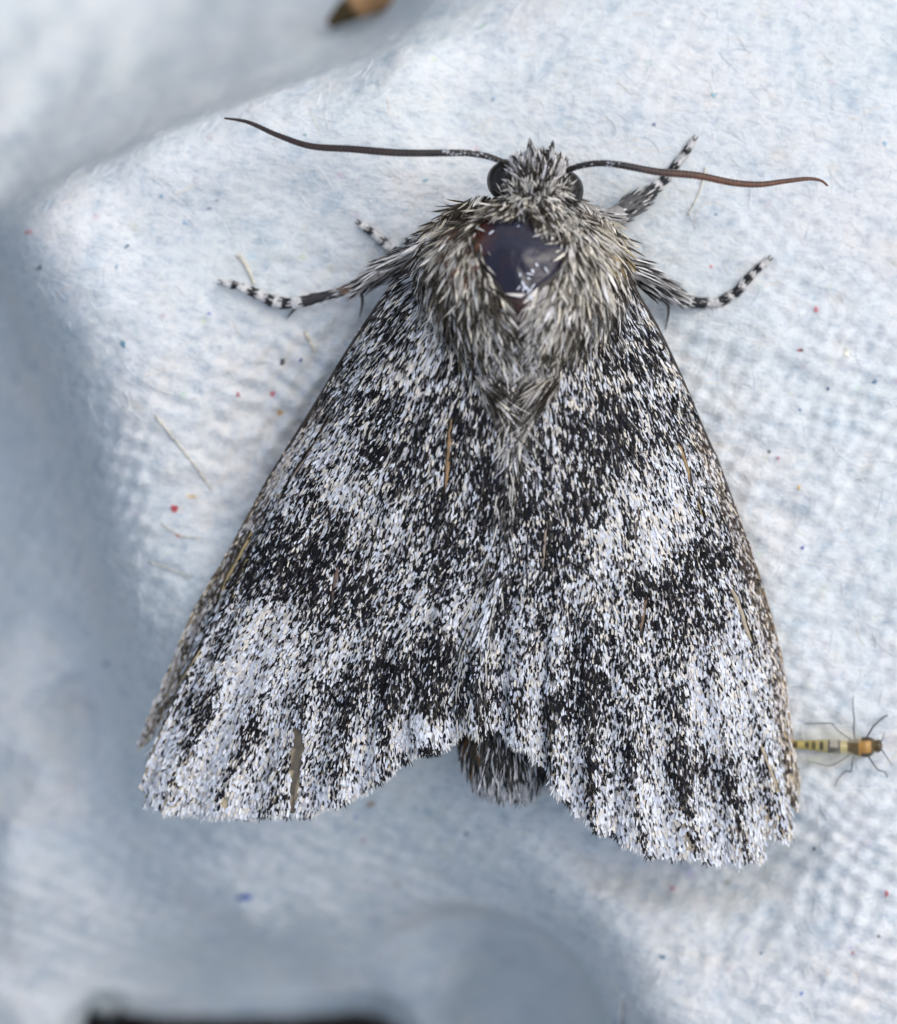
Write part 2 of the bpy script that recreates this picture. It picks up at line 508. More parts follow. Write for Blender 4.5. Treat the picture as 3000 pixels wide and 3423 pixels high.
# printed-paper flecks in the pulp, each one its own piece
BLUE, TEAL, RED, INK, TAN = (.05, .11, .42), (.07, .22, .30), (.55, .09, .10), (.02, .025, .04), (.50, .34, .14)
FLECKS = [(822, 3000, 34, 20, BLUE), (1190, 2733, 14, 12, (.06, .16, .55)), (1215, 2810, 14, 12, (.45, .16, .18)), (412, 1150, 13, 22, TEAL),
          (945, 1207, 16, 15, INK), (1005, 1205, 11, 10, (.06, .06, .25)), (585, 1700, 20, 13, RED), (600, 1792, 18, 10, (.6, .2, .2)),
          (797, 1320, 14, 12, (.6, .2, .25)), (913, 1316, 14, 14, (.55, .18, .22)), (935, 1380, 16, 13, (.65, .38, .15)), (1422, 602, 14, 11, (.25, .45, .52)),
          (2390, 317, 16, 14, (.25, .40, .46)), (2186, 416, 9, 8, (.12, .16, .24)), (2728, 1035, 15, 15, (.65, .20, .24)), (2675, 1170, 17, 8, (.6, .18, .2)),
          (2680, 1170, 8, 8, INK), (2833, 1175, 18, 26, (.80, .76, .60)), (2925, 1275, 15, 10, (.12, .22, .33)), (2770, 1300, 10, 8, (.07, .09, .22)),
          (2573, 1510, 8, 8, INK), (2603, 1530, 11, 9, (.5, .2, .32)), (2672, 1630, 11, 9, (.8, .5, .12)), (2682, 1830, 12, 10, (.08, .10, .40)),
          (2677, 1370, 10, 8, (.14, .25, .40)), (2378, 890, 11, 7, (.65, .25, .27)), (2395, 716, 10, 10, (.35, .42, .50)), (2215, 3200, 17, 15, (.08, .17, .26)),
          (2250, 2970, 13, 12, (.5, .14, .18)), (2722, 2838, 9, 9, (.05, .10, .16)), (2965, 2990, 10, 18, (.6, .12, .14)), (2545, 3185, 10, 10, (.2, .3, .36)),
          (2852, 3185, 6, 12, (.5, .15, .18)), (2680, 3320, 10, 10, (.14, .24, .55)), (1560, 2790, 13, 11, (.14, .17, .26)), (1330, 2960, 12, 10, (.30, .24, .20)), (1120, 3080, 16, 9, (.30, .33, .40)), (1700, 3210, 12, 12, (.24, .22, .24)), (1845, 2980, 10, 10, (.25, .32, .36)),
          (425, 822, 14, 10, (.13, .20, .28)), (697, 697, 16, 7, (.20, .28, .36)), (95, 775, 22, 12, (.70, .42, .42)), (700, 1047, 8, 9, (.15, .18, .5)),
          (620, 745, 14, 10, (.28, .40, .55)), (540, 655, 10, 10, (.35, .5, .6)), (390, 890, 10, 16, (.40, .52, .60)), (1355, 700, 12, 12, (.45, .55, .6)),
          (725, 669, 10, 5, (.28, .28, .3)), (130, 895, 14, 14, (.2, .25, .26)), (2960, 480, 12, 10, (.25, .42, .52)), (355, 2220, 14, 14, (.12, .18, .28)),
          (1010, 1690, 9, 18, (.45, .38, .36)), (640, 1660, 22, 8, (.75, .60, .40)), (2940, 3130, 9, 9, (.25, .22, .18)), (1010, 2690, 10, 14, (.16, .14, .30)),
          (1240, 2690, 22, 12, (.34, .27, .20)), (2430, 2950, 16, 14, (.5, .5, .42)), (1020, 450, 10, 8, (.4, .55, .5)), (1650, 330, 12, 9, (.4, .5, .62))]
fleck_mats = {}
for k, (x, y, a, b, col) in enumerate(FLECKS):
    if a < 20:
        a, b = a * .85, b * .85
        col = tuple(c * .88 + .12 * .6 for c in col)
    key = tuple(round(c, 2) for c in col)
    if key not in fleck_mats:
        fleck_mats[key] = plain('fleck', col, 0.8, 0.35, 45)
    n = 11
    th = np.linspace(0, 2 * np.pi, n, endpoint=False)
    rr = rng.uniform(0.35, 1.25, n)
    rot = rng.uniform(0, 3.1) if abs(a - b) < 4 else rng.normal(0, 0.15)
    ex, ey = a * rr * np.cos(th), b * rr * np.sin(th)
    lx, ly = x + ex * math.cos(rot) - ey * math.sin(rot), y + ex * math.sin(rot) + ey * math.cos(rot)
    rim = ground_at(lx, ly)
    mid = ground_at(np.array([x]), np.array([y]))
    lowr = rim.copy(); lowr[:, 2] -= 0.004
    top = rim * 0.8 + mid * 0.2
    top[:, 2] += 0.0035
    mid[:, 2] += 0.004
    v = np.vstack([lowr, top, mid])
    f = []
    for q in range(n):
        r = (q + 1) % n
        f += [(q, n + q, r), (r, n + q, n + r), (n + q, 2 * n, n + r)]
    f = np.array(f)[:, ::-1]
    mesh_obj('fleck', v, f, fleck_mats[key], carton)

# a few long straw fibres
M_straw = plain('straw', (0.64, 0.60, 0.50), 0.7, 0.3, 60)
for pts, w in (([(520, 1390), (560, 1440), (640, 1540), (710, 1640)], 4.5), ([(795, 850), (825, 890), (850, 950)], 9), ([(1020, 1110), (1045, 1160), (1055, 1175)], 8),
               ([(540, 1750), (600, 1790), (680, 1800)], 3), ([(2360, 560), (2340, 640), (2300, 720)], 4), ([(500, 1880), (560, 1900), (640, 1930)], 3)):
    q = smooth_line(pts, 16)
    p = ground_at(q[:, 0], q[:, 1])
    p[:, 2] += 0.004
    v, f, t = tube(p, np.linspace(w, w * 0.6, 16) / 1000, 6)
    mesh_obj('straw_fibre', v, f, M_straw, carton, smooth=True)

# ------------------------------------------------------------------ brown scrap beyond the ridge (far out of focus)
def build_scrap():
    n, k = 26, 9
    q = smooth_line([(1098, 84, -1.30), (1160, 36, -1.32), (1270, -30, -1.34), (1420, -110, -1.34), (1600, -210, -1.34)], n)
    wd = np.interp(np.linspace(0, 1, n), [0, .12, .4, .8, 1], [16, 42, 72, 80, 20])
    tan = unit(np.gradient(q[:, :2], axis=0))
    nor = np.stack([-tan[:, 1], tan[:, 0]], 1)
    V, C = [], []
    for i in range(n):
        for j in range(k):
            a = 2 * math.pi * j / k
            p = q[i, :2] + nor[i] * wd[i] * math.cos(a)
            V.append(W(p[0], p[1], q[i, 2] + 0.05 * math.sin(a) * wd[i] / 60))
            C.append((0.06, 0.042, 0.018) if i < 5 else (0.40, 0.23, 0.11))
    f = [(i * k + j, i * k + (j + 1) % k, (i + 1) * k + (j + 1) % k, (i + 1) * k + j) for i in range(n - 1) for j in range(k)]
    return np.array(V), np.array(f), np.array(C)
v, f, c = build_scrap()
scrap = mesh_obj('brown_scrap', v, f, by_attr('brown_scrap', 0.8, 0.2, 0.3, 8), None, c, True)
tag(scrap, 'out-of-focus tan brown scrap with a dark tip behind the carton ridge', 'scrap')

# ------------------------------------------------------------------ the moth
moth = empty('moth', W(1740, 1500, 0.0).tolist())
tag(moth, 'grey black-and-white speckled moth with furry thorax and a bald dark patch', 'moth')
def mpart(name, v, f, mat, cols=None, smooth=False, parent=None):
    o = mesh_obj(name, v, f, mat, None, cols, smooth)
    return hold(o, parent or moth)

# body: one continuous skin from head to tail.  x, y, half width (photo units), centre height, half height (cm)
BODY = np.array([(1800, 500, 25, .42, .03), (1798, 520, 75, .42, .09), (1795, 560, 112, .42, .12), (1790, 610, 122, .41, .14), (1782, 660, 130, .40, .15), (1765, 710, 190, .37, .21),
                 (1750, 770, 275, .34, .28), (1745, 840, 330, .33, .325), (1745, 920, 352, .32, .34), (1742, 1020, 350, .32, .335), (1738, 1120, 315, .31, .31),
                 (1732, 1220, 255, .30, .27), (1720, 1320, 200, .26, .22), (1705, 1450, 178, .22, .20), (1695, 1700, 172, .17, .19), (1690, 2000, 168, .12, .18),
                 (1690, 2300, 158, .07, .16), (1695, 2480, 158, .06, .15), (1700, 2570, 146, .05, .12), (1700, 2640, 80, .04, .07), (1700, 2665, 14, .03, .012)])
bl = smooth_line(BODY, 90)
bl[:, 2:] = np.maximum(bl[:, 2:], [8, -1, .008])
NS = 36
a = np.linspace(0, 2 * np.pi, NS, endpoint=False)
bp_ = W(bl[:, None, 0] + bl[:, None, 2] * np.cos(a)[None], np.repeat(bl[:, 1][:, None], NS, 1), bl[:, None, 3] + bl[:, None, 4] * np.sin(a)[None]).reshape(-1, 3)
i, j = np.meshgrid(np.arange(len(bl) - 1), np.arange(NS), indexing='ij')
bf = np.stack([i * NS + j, (i + 1) * NS + j, (i + 1) * NS + (j + 1) % NS, i * NS + (j + 1) % NS], -1).reshape(-1, 4)
mpart('body', bp_, bf, M_skin, smooth=True)

def body_top(px, py):
    hw, cx = np.interp(py, bl[:, 1], bl[:, 2]), np.interp(py, bl[:, 1], bl[:, 0])
    zc, hz = np.interp(py, bl[:, 1], bl[:, 3]), np.interp(py, bl[:, 1], bl[:, 4])
    q = np.clip((px - cx) / hw, -0.995, 0.995)
    return zc + hz * np.sqrt(1 - q * q)

def surf_normal(fn, px, py, e=6.0):
    p = W(px, py, fn(px, py)); p1 = W(px + e, py, fn(px + e, py)); p2 = W(px, py - e, fn(px, py - e))
    return unit(np.cross(p1 - p, p2 - p))

# bald shiny plate of the thorax
PLATE = [(1598, 742), (1640, 730), (1700, 735), (1745, 722), (1790, 758), (1835, 795), (1895, 830), (1880, 870), (1845, 915), (1800, 950), (1770, 985), (1765, 1040), (1742, 1085), (1705, 1085),
         (1690, 1010), (1680, 950), (1640, 915), (1612, 870), (1600, 800)]
pp = smooth_line(PLATE + [PLATE[0]], 60)[:-1]
cx, cy = 1735, 870
rings, vv, cc = 12, [], []
for r in range(rings + 1):
    t = r / rings
    qx, qy = cx + (pp[:, 0] - cx) * (1.10 * t + 1e-3), cy + (pp[:, 1] - cy) * (1.10 * t + 1e-3)
    z = body_top(qx, qy) + 0.008 * (1 - t ** 2) + 0.004 * vnoise(qx / 35, qy / 35, 77) * (1 - t) + 0.002 - 0.006 * (t > 0.95)
    vv.append(W(qx, qy, z))
    rd = np.clip((1665 - qx) / 60, 0, 1) * np.clip((860 - qy) / 60, 0, 1) + 0.6 * np.clip((qy - 970) / 60, 0, 1)
    rd = np.clip(rd + 0.3 * fbm(qx / 30, qy / 30, 4), 0, 1)[:, None]
    cc.append((1 - rd) * np.array([[.015, .013, .026]]) + rd * np.array([[.075, .022, .013]]))
n = len(pp)
f = np.array([(r * n + k, r * n + (k + 1) % n, (r + 1) * n + (k + 1) % n, (r + 1) * n + k) for r in range(rings) for k in range(n)])[:, ::-1]
M_plate = by_attr('thorax_plate', 0.26, 0.55, 0.3, 20)
pn, pl_ = M_plate.node_tree.nodes, M_plate.node_tree.links
pz, pb = pn.new('ShaderNodeTexNoise'), pn.new('ShaderNodeBump')
pz.inputs['Scale'].default_value, pz.inputs['Detail'].default_value = 16, 6
pb.inputs['Strength'].default_value, pb.inputs['Distance'].default_value = 0.35, 0.02
pl_.new(pn['Texture Coordinate'].outputs['Object'], pz.inputs['Vector'])
pl_.new(pz.outputs['Fac'], pb.inputs['Height'])
pl_.new(pb.outputs['Normal'], pn['Principled BSDF'].inputs['Normal'])
mpart('thorax_plate', np.vstack(vv), f, M_plate, np.vstack(cc), True)

# eyes
for ex, ey, ez, rx, ry in ((1690, 604, .44, 60, 64), (1890, 637, .44, 60, 66)):
    u_, v_ = np.meshgrid(np.linspace(0, 2 * np.pi, 32, endpoint=False), np.linspace(0.02, np.pi - 0.02, 17))
    ve = W(ex, ey, ez) + np.stack([rx / 1000 * np.cos(u_) * np.sin(v_), ry / 1000 * np.sin(u_) * np.sin(v_), 0.062 * np.cos(v_)], -1).reshape(-1, 3)
    f = np.array([(r * 32 + k, (r + 1) * 32 + k, (r + 1) * 32 + (k + 1) % 32, r * 32 + (k + 1) % 32) for r in range(16) for k in range(32)])
    mpart('eye', ve, f, M_eye, smooth=True)

# antennae: ringed, with pale scales near the root
def antenna(pts, tip_r, brown):
    q = smooth_line(pts, 240)
    p = W(q[:, 0], q[:, 1], q[:, 2])
    t = np.linspace(0, 1, 240)
    r = np.interp(t, [0, .06, .2, .45, .7, .9, 1], [10, 9.5, 11, 12.2, 10.5, 7, tip_r]) / 1000
    r = r * (1 + 0.07 * np.sin(t * 2 * np.pi * 70))
    v, f, tv = tube(p, r, 10)
    c = np.zeros((len(v), 3))
    b = np.clip((tv - 0.25) / 0.3, 0, 1)[:, None]
    c[:] = (1 - b) * np.array([.030, .026, .024]) + b * np.array(brown)
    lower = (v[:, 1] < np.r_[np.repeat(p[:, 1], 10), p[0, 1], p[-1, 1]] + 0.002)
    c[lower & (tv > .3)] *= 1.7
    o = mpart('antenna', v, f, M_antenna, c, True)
    # root scales
    k = 150
    tt = rng.uniform(0.0, 0.30, k) ** 1.2
    idx = (tt * 239).astype(int)
    tan = unit(np.gradient(p, axis=0))[idx]
    up = np.tile([0, 0, 1.0], (k, 1)); sd_ = unit(np.cross(tan, up))
    an = rng.uniform(0.3, np.pi - 0.3, k)[:, None]
    nrm = np.cos(an) * sd_ + np.sin(an) * up
    root = p[idx] + nrm * r[idx][:, None] * 0.95
    col = np.where(rng.uniform(size=k)[:, None] < 0.42, np.array([[.45, .45, .46]]), np.array([[.03, .03, .03]]))
    vb, fb, cb = blades(root, tan + nrm * 0.12, nrm, np.full(k, .013), np.full(k, .005), np.full(k, .1), col)
    s = mesh_obj('antenna_scales', vb, fb, M_scale, None, cb)
    hold(s, o)
    tag(s, kind='stuff')
antenna([(1712, 556, .46), (1680, 540, .50), (1630, 522, .53), (1560, 511, .55), (1480, 511, .56), (1330, 510, .55), (1180, 498, .53), (1040, 488, .51), (930, 452, .49), (830, 408, .47), (750, 394, .46)], 3, (.030, .019, .016))
antenna([(1872, 582, .46), (1905, 566, .50), (1950, 552, .53), (2010, 545, .55), (2080, 552, .56), (2200, 574, .55), (2330, 586, .53), (2450, 610, .51), (2540, 616, .49), (2620, 606, .47), (2700, 597, .46), (2745, 603, .45), (2768, 620, .44)], 3.5, (.085, .038, .022))

# ------------------------------------------------------------------ wings
GRID_X0, GRID_Y0 = 400, 900
DARK = {  # share of dark scales (0-9) per 100 x 100 patch: y -> (first x, digits)
    900: (1200, '6666655555666'), 1000: (1100, '66655777664466555'), 1100: (1100, '55537744666645566'), 1200: (1000, '6753565445563566'), 1300: (900, '56567565556756677'),
    1400: (900, '3246756556676666'), 1500: (800, '3234675665677444456'), 1600: (800, '3362466678674334455'), 1700: (700, '355663466668662354455'),
    1800: (700, '4787646775586425867'), 1900: (600, '448776756476635875'), 2000: (500, '5443366653464464576445'), 2100: (500, '444225456753526646423445'),
    2200: (500, '442244668764337834522245'), 2300: (500, '563344646765488646222344'), 2400: (400, '435354354232434654342233'), 2500: (400, '312243442644434455665422'),
    2600: (400, '2122343234444442424455322'), 2700: (400, '2122332224444442222232222'), 2800: (1500, '333322232222'),
}
DG = np.full((21, 25), 5.0)
for y, (x0, s) in DARK.items():
    r = (y - GRID_Y0) // 100
    for k, ch in enumerate(s):
        cidx = (x0 - GRID_X0) // 100 + k
        if cidx < 25:
            DG[r, cidx] = int(ch)
    c0 = (x0 - GRID_X0) // 100
    DG[r, :c0] = int(s[0])
    DG[r, min(24, c0 + len(s)):] = int(s[-1])
def dark_share(px, py):
    x = np.clip((px - GRID_X0 - 50) / 100, 0, 23.999)
    y = np.clip((py - GRID_Y0 - 50) / 100, 0, 18.999)
    ix, iy = x.astype(int), y.astype(int)
    fx, fy = x - ix, y - iy
    fx, fy = fx * fx * (3 - 2 * fx), fy * fy * (3 - 2 * fy)
    return ((DG[iy, ix] * (1 - fx) + DG[iy, ix + 1] * fx) * (1 - fy) + (DG[iy + 1, ix] * (1 - fx) + DG[iy + 1, ix + 1] * fx) * fy) / 9.0

class Wing:
    def __init__(s, costa, inner, base, outer, zc, zi, camber, side):
        s.N = 400
        s.C, s.I = smooth_line(costa, s.N), smooth_line(inner, s.N)
        s.B, s.O = smooth_line(base, s.N, True), smooth_line(outer, s.N)
        s.zc, s.zi, s.camber, s.side = zc, zi, camber, side
    def at(s, u, v):
        def ev(c, t):
            x = np.clip(t, 0, 1) * (s.N - 1)
            return np.stack([np.interp(x, np.arange(s.N), c[:, k]) for k in (0, 1)], -1)
        U, Vv = u[..., None], v[..., None]
        return ((1 - U) * ev(s.C, v) + U * ev(s.I, v) + (1 - Vv) * ev(s.B, u) + Vv * ev(s.O, u)
                - ((1 - U) * (1 - Vv) * s.C[0] + U * (1 - Vv) * s.I[0] + (1 - U) * Vv * s.C[-1] + U * Vv * s.I[-1]))
    def z(s, u, v):
        zc = np.interp(v, *s.zc)
        zi = np.interp(v, *s.zi)
        z = zc + (zi - zc) * u ** 0.8 + s.camber * np.sin(np.pi * u ** 0.9) * (1 - 0.35 * v)
        pl = np.clip((v - 0.35) / 0.6, 0, 1)
        z = z - 0.017 * pl * np.cos(2 * np.pi * (u * 8.5 + 0.11 * s.side))          # pleats between the veins
        return z + 0.006 * vnoise(u * 9 + 40 * s.side, v * 12, 31)
    def pos(s, u, v):
        p = s.at(u, v)
        return W(p[..., 0], p[..., 1], s.z(u, v)), p

left = Wing(
    costa=[(1395, 900), (1330, 945), (1245, 1060), (1150, 1205), (1050, 1370), (905, 1600), (770, 1845), (645, 2060), (560, 2260), (495, 2410), (462, 2500)],
    inner=[(1640, 1180), (1690, 1300), (1695, 1500), (1685, 1700), (1665, 1850), (1620, 2000), (1592, 2130), (1575, 2250), (1572, 2350), (1585, 2425)],
    base=[(1395, 900), (1640, 1180)],
    outer=[(462, 2500), (490, 2488), (545, 2425), (520, 2480), (490, 2570), (470, 2640), (498, 2655), (488, 2692), (530, 2690), (560, 2712), (640, 2712), (700, 2722), (760, 2716), (840, 2724), (905, 2712), (975, 2718),
           (1040, 2712), (1075, 2690), (1135, 2680), (1165, 2655), (1215, 2640), (1250, 2610), (1300, 2580), (1335, 2535), (1370, 2530), (1385, 2505), (1440, 2505), (1480, 2488), (1520, 2455), (1545, 2425), (1585, 2425)],
    zc=([0, .3, .6, 1], [.26, .16, .08, -.06]), zi=([0, .25, .6, 1], [.55, .52, .43, .29]), camber=.07, side=0)
right = Wing(
    costa=[(2085, 900), (2125, 985), (2195, 1105), (2270, 1260), (2340, 1425), (2400, 1560), (2470, 1750), (2530, 1920), (2575, 2070), (2612, 2210), (2632, 2360), (2655, 2510), (2675, 2640)],
    inner=[(1800, 1180), (1720, 1300), (1700, 1500), (1690, 1700), (1675, 1850), (1640, 1960), (1600, 2110), (1580, 2230), (1575, 2350), (1578, 2440)],
    base=[(2085, 900), (1800, 1180)],
    outer=[(2675, 2640), (2660, 2705), (2640, 2690), (2648, 2760), (2640, 2815), (2585, 2790), (2560, 2810), (2550, 2875), (2500, 2872), (2475, 2892), (2440, 2875), (2370, 2880), (2330, 2858), (2260, 2862), (2200, 2848),
           (2165, 2852), (2120, 2818), (2085, 2815), (2060, 2775), (2000, 2768), (1950, 2720), (1925, 2715), (1905, 2670), (1870, 2650), (1845, 2600), (1835, 2560), (1790, 2530), (1770, 2490), (1720, 2480), (1690, 2440), (1640, 2425), (1610, 2450), (1578, 2440)],
    zc=([0, .3, .6, 1], [.26, .18, .12, .02]), zi=([0, .25, .6, 1], [.555, .53, .45, .31]), camber=.07, side=1)
SLIT = [(990, 2415), (1020, 2430), (1018, 2500), (1005, 2580), (993, 2660), (990, 2760), (960, 2760), (968, 2640), (975, 2520)]

def near_line(px, py, pts, w):
    q = smooth_line(pts, 30)
    d = np.full(px.shape, 1e9)
    for a_, b_ in zip(q[:-1], q[1:]):
        ab = b_ - a_
        t = np.clip(((px - a_[0]) * ab[0] + (py - a_[1]) * ab[1]) / (ab @ ab), 0, 1)
        d = np.minimum(d, np.hypot(px - a_[0] - t * ab[0], py - a_[1] - t * ab[1]))
    return d < w

VEINS_L = [([(1513, 1385), (1508, 1440), (1500, 1530), (1492, 1650)], 9, (.32, .20, .10)), ([(1110, 1390), (1060, 1480), (985, 1590), (955, 1660)], 6, (.28, .22, .17)),
           ([(850, 1770), (800, 1870), (760, 1940), (735, 2010)], 8, (.46, .34, .16)), ([(840, 1840), (805, 1930), (778, 2000)], 5, (.42, .31, .16)),
           ([(1130, 1895), (1120, 1960), (1112, 2025)], 8, (.15, .10, .075)), ([(680, 2160), (650, 2210), (600, 2290)], 5, (.48, .37, .20))]
VEINS_R = [([(2265, 1480), (2290, 1545), (2305, 1610)], 8, (.30, .20, .10)), ([(2330, 1670), (2350, 1740)], 6, (.30, .23, .14)), ([(2138, 1690), (2128, 1740), (2122, 1810)], 6, (.13, .10, .08)),
           ([(2158, 1990), (2150, 2050), (2140, 2110)], 8, (.20, .13, .085)), ([(2440, 1960), (2465, 2010), (2490, 2090), (2515, 2150)], 8, (.42, .35, .25)), ([(1830, 1720), (1822, 1800), (1815, 1900)], 5, (.30, .24, .19)),
           ([(2540, 2480), (2570, 2560), (2600, 2640)], 6, (.45, .37, .26))]

def build_wing(w, veins, nscale):
    NU, NV = 110, 170
    u, v = np.meshgrid(np.linspace(0, 1, NU), np.linspace(0, 1, NV))
    p, q = w.pos(u, v)
    tan_m = np.array([.44, .36, .24])
    edge = np.clip((v - 0.80) / 0.12, 0, 1) + np.clip((v - .45) / .4, 0, 1) * np.clip(1 - u / 0.10, 0, 1)
    edge = np.clip(edge, 0, 1)[..., None]
    col = (1 - edge) * np.array([.030, .025, .020]) + edge * tan_m
    ii, jj = np.meshgrid(np.arange(NV - 1), np.arange(NU - 1), indexing='ij')
    f = np.stack([ii * NU + jj, ii * NU + jj + 1, (ii + 1) * NU + jj + 1, (ii + 1) * NU + jj], -1).reshape(-1, 4)
    fc_ = q.reshape(-1, 2)[f].mean(1)
    if w.side == 0:
        col.reshape(-1, 3)[inside(q[..., 0].ravel(), q[..., 1].ravel(), SLIT)] = np.array([.085, .072, .052])   # bare tear
        f = f[:, ::-1]
    else:
        f = f[:, ::-1]
    nrm_sign = 1
    wing = mpart('forewing', p.reshape(-1, 3), f, M_membrane, col.reshape(-1, 3), True)
    md = wing.modifiers.new('thickness', 'SOLIDIFY')
    md.thickness, md.offset = 0.004, 0.0
    # --- costal rod
    vv_ = np.linspace(0, 0.995, 160)
    uu_ = np.full_like(vv_, 0.002)
    cp_, _ = w.pos(uu_, vv_)
    ct, cf, tt = tube(cp_, np.interp(vv_, [0, .3, .7, 1], [.015, .013, .010, .004]), 8)
    k = np.clip((tt - .45) / .4, 0, 1)[:, None]
    cc_ = (1 - k) * np.array([.035, .027, .022]) + k * np.array([.36, .27, .14] if w.side == 0 else [.30, .19, .09])
    hold(mesh_obj('costa', ct, cf, M_leg, None, cc_, True), wing)
    # --- scales
    n = nscale
    # even sampling by area: rejection on the Jacobian
    uu, vv = rng.uniform(0, 1, n * 3), rng.uniform(0, 1.0, n * 3) ** 0.75
    e = 1e-3
    P0 = w.at(uu, vv); Pu = w.at(np.minimum(uu + e, 1), vv); Pv = w.at(uu, np.minimum(vv + e, 1))
    du, dv = (Pu - P0) / e, (Pv - P0) / e
    jac = np.abs(du[:, 0] * dv[:, 1] - du[:, 1] * dv[:, 0]) / np.maximum(vv, 1e-3) ** (1 / 3.0)
    keep = rng.uniform(size=len(jac)) < jac / np.quantile(jac, 0.98)
    uu, vv = uu[keep][:n], vv[keep][:n]
    order = np.argsort(-vv)                       # nothing depends on order; kept tidy from margin to root
    uu, vv = uu[order], vv[order]
    q = w.at(uu, vv)
    d = dark_share(q[:, 0], q[:, 1])
    streak = fbm(uu * 42, vv * 4.5, 61 + w.side, 3)
    patch = fbm(q[:, 0] / 75, q[:, 1] / 75, 71 + w.side, 3)
    marg = np.clip((vv - 0.72) / 0.15, 0, 1)
    ph = (uu * 8.5 + 0.11 * w.side + 0.10 * vnoise(uu * 6, vv * 5, 8)) % 1.0
    rib = np.exp(-((ph - 0.5) / 0.13) ** 2) * marg                      # narrow dark line over each vein
    stripes = (1 - 1.9 * np.exp(-((ph - 0.5) / 0.13) ** 2)) * marg
    p_dark = d + 0.24 * streak + 0.15 * patch + 0.42 * rib - 0.10 * marg
    p_dark = np.interp(p_dark, [0.10, 0.25, 0.42, 0.60, 0.80, 1.1], [0.05, 0.11, 0.25, 0.37, 0.54, 0.70])
    white_patch = np.zeros(len(uu), bool)
    if w.side == 1:
        white_patch = near_line(q[:, 0], q[:, 1], [(1668, 1935), (1640, 2000), (1615, 2080), (1608, 2130)], 13)
        p_dark[white_patch] = 0.10
        p_dark[near_line(q[:, 0], q[:, 1], [(2020, 2205), (2060, 2270), (2075, 2310)], 22)] *= 0.4
        p_dark[near_line(q[:, 0], q[:, 1], [(2045, 1730), (2015, 1800), (2000, 1880)], 30)] *= 0.25
    else:
        p_dark[near_line(q[:, 0], q[:, 1], [(1405, 2405), (1415, 2430)], 28)] = 0.02
    rnd = rng.uniform(size=len(uu))
    dark = rnd < p_dark
    # worn bare strips near the margin and along the leading edge
    fine = vnoise(uu * 60, vv * 4, 23 + w.side)
    bare = np.clip((vv - 0.86) / 0.13, 0, 1) * np.exp(-((ph - 0.62) / 0.12) ** 2) * np.clip(1.0 + 0.5 * fine - 0.9 * (uu > 0.5), 0, 0.93)
    bare = bare + np.clip((vv - .45) / .45, 0, 1) * np.clip(1 - uu / np.interp(vv, [.7, .9], [.035, .07]), 0, 1) * (0.55 + 0.5 * streak)
    bare = np.maximum(bare, 0.7 * np.clip((vv - 0.95) / 0.04, 0, 1) * np.clip((0.5 - uu) / 0.3, 0, 1) * (fine > -0.2))
    live = rng.uniform(size=len(uu)) > bare
    for pts, wd, _ in veins:
        live &= ~near_line(q[:, 0], q[:, 1], pts, wd + 1)
    if w.side == 0:
        live &= ~inside(q[:, 0], q[:, 1], SLIT)
    uu, vv, q, dark, streak, p_dark, white_patch = (x[live] for x in (uu, vv, q, dark, streak, p_dark, white_patch))
    pale = np.clip((0.48 - p_dark) / 0.35, 0, 1)
    m = len(uu)
    e = 2e-3
    P, _ = w.pos(uu, vv)
    sgu, sgv = np.where(uu > .5, -1, 1), np.where(vv > .5, -1, 1)
    Pu, _ = w.pos(uu + e * sgu, vv); Pv, _ = w.pos(uu, vv + e * sgv)
    Tu, Tv = unit((Pu - P) * sgu[:, None]), unit((Pv - P) * sgv[:, None])
    nrm = unit(np.cross(Tu, Tv))
    nrm *= np.sign(nrm[:, 2:3])
    ja = rng.normal(0, 0.16, m) + 0.20 * vnoise(q[:, 0] / 40, q[:, 1] / 40, 91)
    sdv = unit(np.cross(nrm, Tv))
    dirv = Tv * np.cos(ja)[:, None] + sdv * np.sin(ja)[:, None] + nrm * rng.uniform(0.02, 0.24, m)[:, None]
    nj = unit(nrm + 0.22 * rng.normal(size=(m, 3)))
    hairy = np.clip(1 - vv / 0.5, 0, 1) * (0.35 + 0.65 * uu) + 0.8 * np.clip(1 - vv / 0.16, 0, 1)   # longer scales towards the root
    L = np.where(dark, rng.uniform(13, 20, m) * (1 + .3 * (1 - pale)), rng.uniform(15, 24, m) * (1 + .10 * pale)) * (1 + 1.0 * hairy) / 1000
    Wd = np.where(dark, rng.uniform(4.5, 7, m) * (1.2 - .2 * pale), rng.uniform(4, 6.8, m) * (1 + .6 * pale)) * (1 - 0.2 * np.clip(hairy, 0, 1)) / 1000
    L[white_patch] *= 1.5
    P = P + nrm * (0.003 + rng.uniform(0, 0.007, m) + 0.002 * dark)[:, None]
    # colours
    whites = np.array([[.68, .70, .73], [.76, .77, .78], [.57, .60, .67], [.67, .62, .53], [.74, .67, .57], [.50, .49, .50], [.27, .26, .26]])
    blacks = np.array([[.005, .005, .006], [.008, .008, .009], [.016, .014, .014], [.055, .048, .042], [.012, .013, .022]])
    creamy = np.clip(1.1 - np.abs(uu - 0.55) / 0.4 + 0.5 * patch[live] + 0.3, 0, 1) * np.clip(1.25 - vv, 0, 1) + np.clip(1 - uu / 0.16, 0, 1) * 0.9
    pw = np.stack([.30 + 0 * vv, .30 * (0.4 + vv), .22 * (1.1 - 0.5 * creamy), .10 + .25 * creamy, .03 + .22 * creamy, .14 + .26 * p_dark, .04 + .40 * p_dark], 1)
    pw = np.cumsum(pw / pw.sum(1, keepdims=True), 1)
    iw = (rng.uniform(size=m)[:, None] > pw).sum(1).clip(0, 6)
    col = np.where(dark[:, None], blacks[rng.choice(5, m, p=[.32, .28, .2, .1, .1])], whites[iw])
    brown = (uu < 0.075) & (vv > 0.3)
    col[brown & dark] = np.array([.060, .045, .038])
    col[brown & ~dark] *= np.array([.96, .90, .84])
    col[white_patch & ~dark] = np.array([.72, .74, .78])
